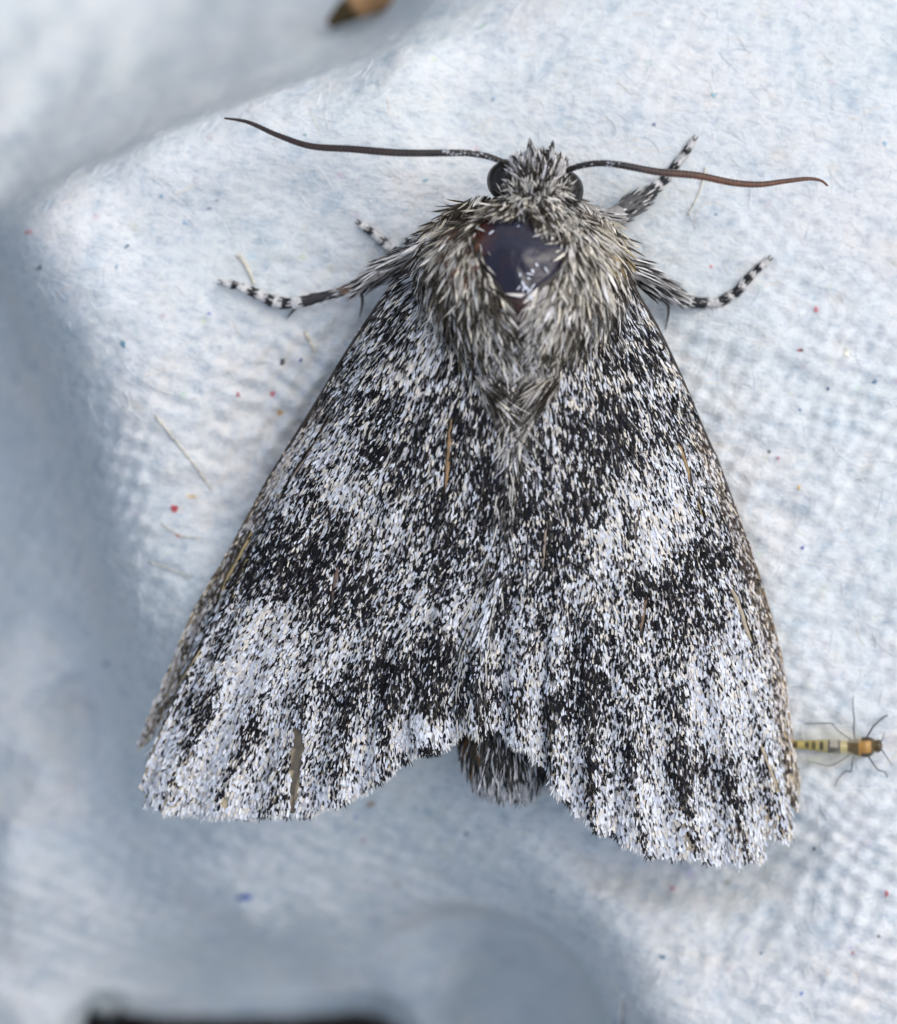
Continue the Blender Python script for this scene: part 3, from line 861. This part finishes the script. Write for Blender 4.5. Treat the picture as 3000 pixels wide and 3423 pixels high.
    vb, fb, cb = blades(P, dirv, nj, L, Wd, rng.uniform(-0.05, 0.22, m), col)
    sc = hold(mesh_obj('wing_scales', vb, fb, M_scale, None, cb), wing)
    tag(sc, kind='stuff')
    # --- fringe along the outer margin and the trailing edge
    nf = 2400
    uf = rng.uniform(0.02, 1.0, nf) ** 0.8
    vf = np.full(nf, 0.992)
    Pf, qf = w.pos(uf, vf)
    Pv_, _ = w.pos(uf, vf - 0.01)
    tv_ = unit(Pf - Pv_)
    ok = np.clip((uf - 0.25) / 0.3, 0.05, 1) > rng.uniform(size=nf)
    if w.side == 0:
        ok &= ~inside(qf[:, 0], qf[:, 1], SLIT)
    clump = vnoise(uf * 30, uf * 0, 17 + w.side) > 0.55
    for mx, my in ((1265, 2602), (1135, 2678), (1025, 2712), (965, 2716), (830, 2720), (1350, 2528), (2165, 2850), (1895, 2665), (2270, 2862), (2040, 2775), (1990, 2765)):
        clump |= np.hypot(qf[:, 0] - mx, (qf[:, 1] - my) * .6) < 17
    cf_ = np.where((clump & (rng.uniform(size=nf) < .9))[:, None], np.array([[.02, .019, .019]]), np.array([[.76, .74, .70]]))
    Lf = rng.uniform(.020, .052, nf)
    dj = tv_ + 0.25 * rng.normal(size=(nf, 3)) * np.array([1, 1, .4])
    vb, fb, cb = blades(Pf[ok] + [0, 0, .003], dj[ok], np.tile([0, 0, 1.0], (ok.sum(), 1)) + .3 * rng.normal(size=(ok.sum(), 3)), Lf[ok], rng.uniform(.004, .007, ok.sum()), np.full(ok.sum(), .15), cf_[ok], HAIR)
    fr = hold(mesh_obj('fringe', vb, fb, M_hair, None, cb), wing)
    tag(fr, kind='stuff')
    # --- exposed veins
    uu, vv = np.meshgrid(np.linspace(0, 1, 160), np.linspace(0, 1, 200))
    tab = w.at(uu, vv).reshape(-1, 2)
    tu, tv2 = uu.ravel(), vv.ravel()
    for pts, wd, colr in veins:
        ql = smooth_line(pts, 14)
        zz = []
        for x, y in ql:
            k = np.argmin((tab[:, 0] - x) ** 2 + (tab[:, 1] - y) ** 2)
            zz.append(float(w.z(tu[k:k + 1], tv2[k:k + 1])[0]))
        zz = np.convolve(np.r_[zz[0], zz[0], zz, zz[-1], zz[-1]], np.ones(5) / 5, 'valid')
        pv = W(ql[:, 0], ql[:, 1], zz + 0.006)
        rv = wd / 1000 * np.interp(np.linspace(0, 1, 14), [0, .2, .8, 1], [.45, 1, .9, .4]) * (1 + .15 * rng.normal(size=14))
        v_, f_, _t = tube(pv, np.abs(rv), 8, 0.6)
        hold(mesh_obj('vein', v_, f_, M_leg, None, np.tile(colr, (len(v_), 1)), True), wing)
    # --- long hairs down the trailing edge
    nh = 420
    uh, vh = 1 - rng.uniform(0, 0.035, nh), rng.uniform(0.12, 0.98, nh)
    Ph, _ = w.pos(uh, vh); Ph2, _ = w.pos(uh, np.minimum(vh + .01, 1))
    th = unit(Ph2 - Ph) + 0.16 * rng.normal(size=(nh, 3))
    ch = np.where(rng.uniform(size=nh)[:, None] < .5, np.array([[.55, .52, .46]]), np.array([[.05, .045, .04]]))
    vb, fb, cb = blades(Ph + [0, 0, .006], th, np.tile([0, 0, 1.0], (nh, 1)) + .3 * rng.normal(size=(nh, 3)), rng.uniform(.05, .10, nh), rng.uniform(.004, .006, nh), np.full(nh, .08), ch, HAIR)
    tag(hold(mesh_obj('edge_hairs', vb, fb, M_hair, None, cb), wing), kind='stuff')
    return wing
build_wing(left, VEINS_L, 46000)
build_wing(right, VEINS_R, 46000)

# ------------------------------------------------------------------ fur of head, collar and thorax
FUR = np.array([  # x, y, dx, dy (photo, y down), length, lift, darkness, warmth(0 grey .. 1 cream), thickness
    (1775, 520, -.05, -1, 34, .35, .35, .2, 7), (1845, 520, .1, -1, 34, .35, .35, .2, 7), (1810, 555, .1, -.7, 46, .8, .25, .2, 9), (1725, 545, -.6, -.6, 42, .5, .35, .2, 8),
    (1885, 560, .6, -.5, 42, .5, .35, .2, 8), (1760, 600, -.15, -.7, 46, .7, .40, .2, 9), (1840, 605, .2, -.7, 46, .7, .42, .2, 9), (1700, 600, -.5, -.5, 36, .5, .6, .3, 8), (1900, 640, .5, .5, 40, .4, .5, .3, 8), (1700, 650, -.15, .9, 48, .95, .3, .6, 9), (1770, 648, 0, .9, 50, .95, .25, .7, 10), (1840, 660, .1, .9, 50, .9, .3, .6, 10),
    (1640, 665, -.25, 1, 56, .5, .18, .8, 10), (1720, 665, -.05, 1, 60, .55, .15, .8, 10), (1800, 675, .05, 1, 60, .55, .2, .7, 10), (1860, 700, .12, 1, 60, .5, .2, .7, 10), (1915, 745, -.35, .9, 62, .45, .18, .7, 10),
    (1880, 780, -.4, .9, 55, .35, .2, .7, 10), (1550, 690, -.7, .7, 60, .35, .35, .7, 9), (1480, 740, -.6, .8, 62, .3, .5, .6, 9), (1440, 790, -.4, .9, 60, .25, .68, .5, 9), (1410, 870, -.2, 1, 65, .25, .66, .5, 9),
    (1530, 790, -.15, 1, 70, .3, .25, .8, 10), (1570, 850, .05, 1, 60, .3, .35, .8, 10), (1470, 930, -.15, 1, 80, .3, .38, .7, 9), (1560, 960, .05, 1, 85, .35, .25, .8, 11), (1550, 1080, .15, 1, 85, .3, .35, .7, 10),
    (1620, 1000, .3, .95, 80, .35, .25, .8, 10), (1650, 1100, .3, .95, 95, .35, .3, .6, 8), (1610, 1220, .6, .8, 85, .3, .42, .5, 8), (1690, 1180, .1, 1, 80, .35, .25, .4, 8), (1740, 1110, 0, 1, 55, .35, .12, .0, 11), (1740, 1200, 0, 1, 75, .4, .25, .3, 8),
    (1810, 1080, -.2, 1, 85, .35, .2, .4, 9), (1850, 1000, -.35, .9, 80, .35, .3, .6, 10), (1900, 930, -.2, 1, 75, .35, .3, .7, 10), (1880, 1120, -.3, 1, 85, .3, .5, .9, 8), (1850, 1230, -.5, .85, 80, .3, .42, .6, 8),
    (1990, 800, .35, .9, 75, .35, .15, .8, 11), (2040, 800, .6, .75, 70, .35, .2, .9, 10), (2080, 860, .3, 1, 65, .3, .4, .6, 10), (2100, 920, .1, 1, 65, .25, .75, .4, 10), (1990, 930, .05, 1, 80, .35, .18, .8, 11), (2000, 1050, 0, 1, 85, .3, .3, .6, 10),
    (2070, 1020, .1, 1, 80, .3, .55, .5, 9), (1960, 1160, -.1, 1, 85, .3, .45, .5, 9), (2040, 1150, .1, 1, 85, .25, .5, .3, 8), (1460, 1130, .05, 1, 85, .25, .5, .5, 9), (1400, 1000, -.05, 1, 75, .25, .6, .4, 9),
    (1740, 1330, 0, 1, 95, .35, .35, .4, 7), (1680, 1330, .2, 1, 90, .3, .4, .5, 7), (1800, 1330, -.3, 1, 90, .3, .4, .4, 7), (1730, 1450, -.05, 1, 90, .25, .4, .4, 7)])
FUR_POLY = [(1735, 520), (1770, 505), (1850, 508), (1890, 540), (1905, 600), (1915, 650), (1975, 690), (2055, 750), (2090, 850), (2096, 980), (2070, 1090), (2010, 1190), (1900, 1270), (1800, 1370), (1745, 1500), (1700, 1500), (1670, 1380),
            (1580, 1280), (1480, 1190), (1400, 1080), (1388, 960), (1395, 850), (1440, 760), (1500, 705), (1590, 655), (1660, 650), (1690, 590), (1700, 545)]
PLATE_GAP = [(1606, 735), (1640, 722), (1745, 705), (1800, 735), (1850, 775), (1905, 815), (1890, 872), (1850, 920), (1806, 952), (1786, 1000), (1768, 1060), (1740, 1110), (1702, 1100), (1690, 1020), (1672, 950), (1636, 918), (1606, 870)]

def build_fur(n):
    px, py = rng.uniform(1370, 2130, n * 2), rng.uniform(490, 1510, n * 2)
    k = inside(px, py, FUR_POLY) & ~inside(px, py, PLATE_GAP)
    px, py = px[k][:n], py[k][:n]
    m = len(px)
    w = 1 / (((px[:, None] - FUR[None, :, 0]) ** 2 + (py[:, None] - FUR[None, :, 1]) ** 2) + 300) ** 1.6
    w /= w.sum(1, keepdims=True)
    F_ = w @ FUR[:, 2:]
    dx, dy, ln, lift, dk, warm, th = F_.T
    th, ln = th * 1.05, ln * 1.18
    z = body_top(px, py)
    z = np.where(np.abs(px - 1730) < 150, np.maximum(z, np.interp(py, [1180, 1260, 1500], [0, .565, .535])), z)
    P = W(px, py, z)
    nrm = surf_normal(body_top, px, py)
    clump = 0.35 * vnoise(px / 28, py / 45, 5)
    ang = np.arctan2(-dy, dx) + rng.normal(0, 0.30, m) + 1.3 * clump
    d2 = np.stack([np.cos(ang), np.sin(ang), np.zeros(m)], 1)
    d2 = unit(d2 - nrm * (d2 * nrm).sum(1, keepdims=True))
    lf = np.clip(lift * .8 + rng.normal(0, .12, m), 0.05, 1.2)[:, None]
    D = d2 * np.cos(lf) + nrm * np.sin(lf)
    L = ln * rng.uniform(0.65, 1.25, m) / 1000
    Wd = th * rng.choice([.4, .6, .85, 1.2], m) * rng.uniform(0.8, 1.2, m) / 1000
    dark = rng.uniform(size=m) < np.clip(dk + 0.15 + 0.60 * vnoise(px / 38, py / 60, 14), 0.05, .94)
    wm = np.clip(warm + rng.normal(0, .25, m), 0, 1)[:, None]
    pale = (1 - wm) * np.array([[.58, .57, .58]]) + wm * np.array([[.58, .525, .42]])
    pale = pale * rng.uniform(.6, 1.6, m)[:, None]
    drk = np.array([[.026, .023, .020]]) * rng.uniform(.5, 2.2, m)[:, None] + wm * np.array([[.03, .022, .008]])
    c = np.where(dark[:, None], drk, pale)
    red = (np.hypot((px - 1560) / 70, (py - 830) / 90) < 1) & (rng.uniform(size=m) < .22)
    c[red] = np.array([.12, .055, .035])
    gold = (np.hypot((px - 2045) / 45, (py - 835) / 40) < 1) & (rng.uniform(size=m) < .2)
    c[gold] = np.array([.50, .38, .18])
    v, f, cb = blades(P - nrm * 0.006, D, nrm + .45 * rng.normal(size=(m, 3)), L, Wd, rng.uniform(.05, .45, m), c, HAIR)
    tag(mpart('fur', v, f, M_hair, cb), kind='stuff')
build_fur(15000)
k = 420                                           # hair standing between head and collar
hx, hy = rng.uniform(1690, 1905, k), rng.uniform(632, 672, k)
nr = surf_normal(body_top, hx, hy)
dd = np.stack([rng.normal(0, .35, k) + (hx - 1795) / 300, rng.choice([1.0, -.2], k, p=[.7, .3]), np.zeros(k)], 1)
dd = unit(dd) + nr * rng.uniform(.5, 1.3, k)[:, None]
c_ = np.where(rng.uniform(size=k)[:, None] < .38, np.array([[.03, .027, .024]]), np.array([[.56, .53, .47]])) * rng.uniform(.7, 1.3, (k, 1))
v, f, cb = blades(W(hx, hy, body_top(hx, hy) - .004), dd, nr + .5 * rng.normal(size=(k, 3)), rng.uniform(.034, .06, k), rng.uniform(.008, .012, k), rng.uniform(.1, .4, k), c_, HAIR)
tag(mpart('collar_fur', v, f, M_hair, cb), kind='stuff')

# two pointed head tufts (palps)
for (x0, y0, x1, y1, wd) in ((1780, 550, 1773, 468, 30), (1840, 550, 1847, 482, 22)):
    k = 90
    t = rng.uniform(0, .75, k)
    sx = rng.normal(0, .33, k) * wd * (1 - t)
    P = W(x0 + (x1 - x0) * t + sx, y0 + (y1 - y0) * t, .50 + .05 * rng.uniform(size=k))
    d = np.stack([(x1 - x0) / 70 - sx / 60, np.full(k, (y0 - y1) / 70.0), rng.uniform(-.05, .3, k)], 1)
    c = np.where(rng.uniform(size=k)[:, None] < .4, np.array([[.04, .036, .034]]), np.array([[.52, .50, .48]]))
    v, f, cb = blades(P, d, np.tile([0, 0, 1.0], (k, 1)) + .5 * rng.normal(size=(k, 3)), rng.uniform(.024, .038, k), rng.uniform(.006, .009, k), np.full(k, .05), c, HAIR)
    tag(mpart('palp', v, f, M_hair, cb), kind='stuff')

# stray pale scales lying on the bald plate
k = 34
sx_ = np.r_[rng.uniform(1615, 1870, 7), rng.normal(1770, 40, 18)]
sy_ = np.r_[rng.choice([790, 815, 850, 885, 905, 770], 7) + rng.normal(0, 10, 7), rng.normal(985, 40, 18)]
ok = inside(sx_, sy_, PLATE_GAP) & (np.hypot((sx_ - 1735) / 75, (sy_ - 845) / 75) > 1)
sx_, sy_ = sx_[ok], sy_[ok]
k = len(sx_)
nr = surf_normal(body_top, sx_, sy_)
dd = rng.normal(0, 1, (k, 3)) * [1, .5, 0] + [0, .6, 0]
v, f, cb = blades(W(sx_, sy_, body_top(sx_, sy_) + .016), dd - nr * (dd * nr).sum(1, keepdims=True) + .25 * nr, nr + .2 * rng.normal(size=(k, 3)), rng.uniform(.010, .030, k), rng.uniform(.005, .008, k), np.full(k, .05),
                  np.tile([.76, .78, .84], (k, 1)) * rng.uniform(.8, 1.1, (k, 1)))
tag(mpart('loose_scales', v, f, M_scale, cb), kind='stuff')

# tail tuft of the abdomen
k = 2300
tx, ty = rng.uniform(1535, 1865, k), rng.uniform(2360, 2655, k)
q = (tx - np.interp(ty, bl[:, 1], bl[:, 0])) / np.interp(ty, bl[:, 1], bl[:, 2])
ok = np.abs(q) < 0.98
tx, ty, q = tx[ok], ty[ok], q[ok]
k = len(tx)
nr = surf_normal(body_top, tx, ty)
dd = np.stack([0.30 * q + rng.normal(0, .15, k), -np.ones(k), np.zeros(k)], 1)
dd = unit(dd - nr * (dd * nr).sum(1, keepdims=True)) + nr * rng.uniform(.1, .45, k)[:, None]
pd = np.clip(.55 - (ty - 2540) / 160, .15, .66)
cc = np.where((rng.uniform(size=k) < pd)[:, None], np.array([[.025, .022, .019]]) * rng.uniform(.5, 2, (k, 1)), np.array([[.58, .57, .56]]) * rng.uniform(.6, 1.2, (k, 1)))
gold = (tx < 1620) & (ty < 2560) & (rng.uniform(size=k) < .2)
cc[gold] = np.array([.16, .10, .045])
v, f, cb = blades(W(tx, ty, body_top(tx, ty)), dd, nr + .4 * rng.normal(size=(k, 3)), rng.uniform(.05, .10, k), rng.uniform(.006, .011, k), rng.uniform(.05, .3, k), cc, HAIR)
tag(mpart('tail_tuft', v, f, M_hair, cb), kind='stuff')

# ------------------------------------------------------------------ legs
BLK, WHT, GRY, BRN = (.014, .014, .016), (.66, .64, .61), (.30, .28, .26), (.20, .13, .09)
def leg(path, rad, bands, hairs, spurs, claw):
    """path (x, y, height above paper or body height); bands: list of (t0, t1, colour)"""
    q = smooth_line(path, 110)
    p = W(q[:, 0], q[:, 1], q[:, 2])
    gz_ = ground(p[:, 0], p[:, 1])
    p[:, 2] = np.maximum(p[:, 2], gz_ + 0.010)
    t = np.linspace(0, 1, 110)
    r = np.interp(t, *rad) / 1000
    for t0, t1, c in bands:
        k = (t >= t0) & (t < t1)
        r[k] *= 1 + 0.22 * ((t[k] - t0) / (t1 - t0))
    v, f, tv = tube(p, r, 10)
    col = np.tile(GRY, (len(v), 1))
    for t0, t1, c in bands:
        col[(tv >= t0) & (tv < t1)] = c
    L = mpart('leg', v, f, M_leg, col, True)
    # scales on the leg
    n = int(hairs[0])
    tt = rng.uniform(0, 1, n)
    ix = (tt * 109).astype(int)
    tan = unit(np.gradient(p, axis=0))[ix]
    up = np.tile([0, 0, 1.0], (n, 1)); sd_ = unit(np.cross(tan, up)); up = np.cross(sd_, tan)
    an = rng.uniform(-.5, np.pi + .5, n)[:, None]
    nrm = np.cos(an) * sd_ + np.sin(an) * up
    ln = np.interp(tt, *hairs[1]) * rng.uniform(.7, 1.3, n) / 1000
    col = np.tile(GRY, (n, 1)).astype(float)
    for t0, t1, c in bands:
        col[(tt >= t0) & (tt < t1)] = c
    flip = rng.uniform(size=n) < np.where(tt < hairs[2], .45, .08)
    col[flip & (tt < hairs[2])] = WHT
    col[(rng.uniform(size=n) < .38) & (tt < hairs[2])] = BLK
    col[flip & (tt >= hairs[2])] = GRY
    col *= rng.uniform(.7, 1.15, (n, 1))
    vb, fb, cb = blades(p[ix] + nrm * r[ix][:, None] * .92, tan + nrm * rng.uniform(.08, .35, n)[:, None], nrm + .3 * rng.normal(size=(n, 3)), ln, rng.uniform(.004, .008, n), np.full(n, .12), col, HAIR)
    tag(hold(mesh_obj('leg_scales', vb, fb, M_hair, None, cb), L), kind='stuff')
    for pts in spurs:
        s = smooth_line(pts, 14)
        ps = W(s[:, 0], s[:, 1], s[:, 2])
        ps[:, 2] = np.maximum(ps[:, 2], ground(ps[:, 0], ps[:, 1]) + .006)
        v, f, tv = tube(ps, np.interp(np.linspace(0, 1, 14), [0, .5, 1], [6, 5, 1.5]) / 1000, 7)
        hold(mesh_obj('spur', v, f, M_leg, None, np.tile((.10, .085, .075), (len(v), 1)), True), L)
    e, d = q[-1], unit((q[-1] - q[-8])[:2])
    for sgn in (-1, 1):
        nn = np.array([-d[1], d[0]]) * sgn
        pts = [(e[0], e[1]), tuple(e[:2] + d * 12 + nn * 6), tuple(e[:2] + d * 22 + nn * 5)]
        s = smooth_line(pts, 8)
        pc = W(s[:, 0], s[:, 1], 0.0)
        pc[:, 2] = np.maximum(ground(pc[:, 0], pc[:, 1]) + .006, p[-1, 2] - .02)
        v, f, tv = tube(pc, np.linspace(3.5, 1.2, 8) / 1000, 6)
        hold(mesh_obj('claw', v, f, M_leg, None, np.tile((.06, .04, .03), (len(v), 1)), True), L)

def bands(t0, t1, n, first=BLK):
    e = np.linspace(t0, t1, 2 * n + 1)
    e[1:-1] += rng.normal(0, .16, 2 * n - 1) * (e[1] - e[0])
    o = WHT if first == BLK else BLK
    return [(e[k], e[k + 1] + 1e-6, first if k % 2 == 0 else o) for k in range(2 * n)]
# middle leg beside the dark-edged wing
leg([(1400, 840, .24), (1300, 890, .22), (1190, 962, .16), (1100, 985, .10), (1000, 1010, .05), (930, 1012, .03), (865, 985, .03), (800, 958, .03), (748, 946, .02)],
    ([0, .1, .32, .36, .4, .58, .62, .8, 1], [34, 32, 17, 21, 13, 15, 17, 15, 10]),
    [(0, .33, GRY), (.33, .40, BRN), (.40, .44, GRY), (.44, .60, (.05, .045, .045)), (.60, .655, WHT)] + bands(.655, 1.0, 4),
    (620, ([0, .3, .42, .6, 1], [85, 60, 26, 20, 14]), .42), [[(1208, 968, .14), (1212, 1010, .08), (1203, 1062, .02)], [(1000, 1016, .05), (975, 1045, .03), (958, 1066, .01)]], True)
# front leg on the same side, mostly tarsus
leg([(1450, 790, .26), (1400, 800, .22), (1365, 818, .14), (1325, 840, .05), (1285, 812, .03), (1250, 782, .03), (1208, 752, .02)],
    ([0, .3, .5, 1], [22, 18, 15, 10]), [(0, .2, GRY)] + bands(.2, 1.0, 4), (260, ([0, .4, 1], [40, 20, 14]), .2), [], True)
# front leg under the russet antenna
leg([(1950, 700, .25), (2020, 722, .22), (2065, 722, .18), (2110, 690, .13), (2160, 655, .10), (2210, 612, .05), (2250, 565, .03), (2290, 512, .03), (2314, 476, .02)],
    ([0, .15, .3, .42, .5, .6, 1], [20, 22, 34, 32, 20, 14, 9]), [(0, .26, GRY), (.26, .46, (.10, .095, .09)), (.46, .56, (.05, .05, .05)), (.56, .62, WHT)] + bands(.62, 1.0, 3),
    (520, ([0, .3, .45, .6, 1], [40, 48, 40, 20, 14]), .5), [], True)
# middle leg beside the pale-edged wing
leg([(2060, 880, .24), (2130, 910, .22), (2210, 960, .17), (2285, 1003, .10), (2345, 1012, .06), (2405, 1008, .03), (2460, 978, .03), (2510, 922, .03), (2562, 874, .02)],
    ([0, .1, .3, .42, .5, .65, 1], [36, 36, 28, 17, 15, 15, 10]), [(0, .42, GRY), (.42, .47, WHT), (.47, .56, BLK), (.56, .64, WHT)] + bands(.64, 1.0, 4),
    (620, ([0, .3, .45, .6, 1], [95, 75, 30, 20, 14]), .45), [[(2228, 985, .13), (2236, 1040, .07), (2226, 1102, .03)]], True)

# ------------------------------------------------------------------ the tiny yellow gnat
g0 = ground_at(np.array([2800.0]), np.array([2500.0]))[0]
gnat = empty('gnat', g0.tolist())
tag(gnat, 'tiny yellow gnat with dark banded abdomen half under the moth wing', 'gnat')
def gpart(name, v, f, mat, cols=None, smooth=True):
    return hold(mesh_obj(name, v, f, mat, None, cols, smooth), gnat)
st_ = np.array([(2630, 2488, 10), (2650, 2488, 15), (2700, 2491, 18), (2740, 2493, 22), (2790, 2496, 28), (2830, 2498, 26), (2845, 2498, 27), (2890, 2498, 34), (2915, 2496, 30), (2928, 2494, 20), (2936, 2494, 22), (2945, 2494, 19), (2952, 2494, 6)], float)
st_[:7, 2] *= .92
gl = smooth_line(st_, 130)
gg = ground_at(gl[:, 0], gl[:, 1])
ge = np.polyval(np.polyfit(gl[:, 0], gg[:, 2], 2), gl[:, 0])
GS = 24
a = np.linspace(0, 2 * np.pi, GS, endpoint=False)
gz0 = ge + 0.020 + gl[:, 2] / 1000
qx = np.repeat(gl[:, 0][:, None], GS, 1)
off = np.cos(a)[None] * gl[:, 2][:, None]
vv = W(qx, gl[:, 1][:, None] + off, gz0[:, None] + np.sin(a)[None] * gl[:, 2][:, None] / 1000 * .95).reshape(-1, 3)
i, j = np.meshgrid(np.arange(129), np.arange(GS), indexing='ij')
f = np.stack([i * GS + j, (i + 1) * GS + j, (i + 1) * GS + (j + 1) % GS, i * GS + (j + 1) % GS], -1).reshape(-1, 4)[:, ::-1]
xq, oq = qx.ravel(), (off / gl[:, 2][:, None]).ravel()
topq = np.tile(np.sin(a), (130, 1)).ravel()
col = np.tile([.45, .38, .17], (len(xq), 1))
col[xq < 2735] = [.43, .34, .11]
for cx_, hw_, c_ in ((2661, 5, (.10, .085, .03)), (2699, 6, (.09, .08, .03)), (2721, 6, (.11, .095, .035)), (2747, 6, (.08, .07, .03))):
    k = (np.abs(xq - cx_) < hw_ * 1.25 * np.sqrt(np.clip(1 - (oq / .72) ** 2, 0, 1))) & (topq > .0)
    col[k] = c_
k = (xq > 2768) & (xq < 2812) & (topq > .15)
col[k] = [.13, .115, .09]
k = (xq > 2776) & (xq < 2800) & (topq > .15) & (oq < .1)
col[k] = [.38, .34, .26]
col[(xq > 2833) & (xq < 2870) & (topq > 0)] = [.14, .095, .035]
col[(xq > 2870) & (xq < 2930)] = [.42, .22, .05]
col[(xq > 2880) & (xq < 2918) & (np.abs(oq) > .62)] = [.045, .035, .015]
col[(xq > 2914)] = [.09, .06, .02]
gpart('body', vv, f, M_gnat, col)
M_gwing = plain('gnat_wing', (0.66, 0.62, 0.48), 0.35, 0.15, 20)
nb = M_gwing.node_tree.nodes['Principled BSDF']
nb.inputs['Alpha'].default_value = 0.15
for sg in (-1, 1):
    n = 24
    t = np.linspace(0, 1, n)
    cxl, cyl = 2880 - 215 * t, 2496 + sg * (22 + 26 * np.sin(np.pi * t * .8))
    wd = 27 * np.sin(np.pi * np.clip(t * .93 + .05, 0, 1)) ** .6
    zb = np.interp(cxl, gl[:, 0], gz0) + .018
    A_, B_ = W(cxl, cyl - wd, zb), W(cxl, cyl + wd, zb - .01 * (1 if sg > 0 else -1))
    v = np.vstack([A_, B_, A_ + [0, 0, .0012], B_ + [0, 0, .0012]])
    f = [(k, k + 1, n + k + 1, n + k) for k in range(n - 1)] + [(2 * n + k, 3 * n + k, 3 * n + k + 1, 2 * n + k + 1) for k in range(n - 1)]
    gpart('wing', v, np.array(f), M_gwing)
def gtube(name, pts, r0, r1, c):
    s = smooth_line(pts, 16)
    p = ground_at(s[:, 0], s[:, 1])
    p[:, 2] = ground_smooth(p[:, 0], p[:, 1]) + .012 + s[:, 2]
    p = W(s[:, 0], s[:, 1], p[:, 2])
    v, f, t = tube(p, np.linspace(r0, r1, 16) * .75 / 1000, 6)
    gpart(name, v, f, M_gnat, np.tile(c, (len(v), 1)))
DK = (.09, .095, .10)
for sg, legs in ((1, 1),):
    gtube('leg', [(2890, 2480, .03), (2920, 2430, .04), (2932, 2418, .03), (2952, 2400, .01), (2968, 2392, .0)], 4, 4, DK)
    gtube('leg', [(2860, 2476, .03), (2855, 2440, .04), (2857, 2405, .03), (2853, 2370, .01), (2853, 2330, .0)], 4, 2.2, DK)
    gtube('leg', [(2850, 2476, .03), (2800, 2440, .04), (2785, 2420, .03), (2765, 2418, .01), (2690, 2420, .0)], 4, 2, DK)
    gtube('leg', [(2895, 2514, .03), (2915, 2545, .04), (2935, 2572, .02), (2960, 2582, .0), (2968, 2600, .0)], 4, 3, DK)
    gtube('leg', [(2860, 2518, .03), (2850, 2550, .04), (2846, 2580, .01), (2828, 2578, .0), (2800, 2610, .0), (2793, 2630, .0)], 4, 2.2, DK)
    gtube('leg', [(2850, 2518, .03), (2810, 2545, .04), (2788, 2556, .03), (2768, 2560, .01), (2700, 2545, .0)], 4, 2, DK)
    gtube('antenna', [(2944, 2484, .04), (2952, 2470, .05), (2958, 2450, .05)], 3, 1.5, DK)
    gtube('antenna', [(2944, 2502, .04), (2955, 2515, .05), (2985, 2560, .04)], 3, 1.5, DK)
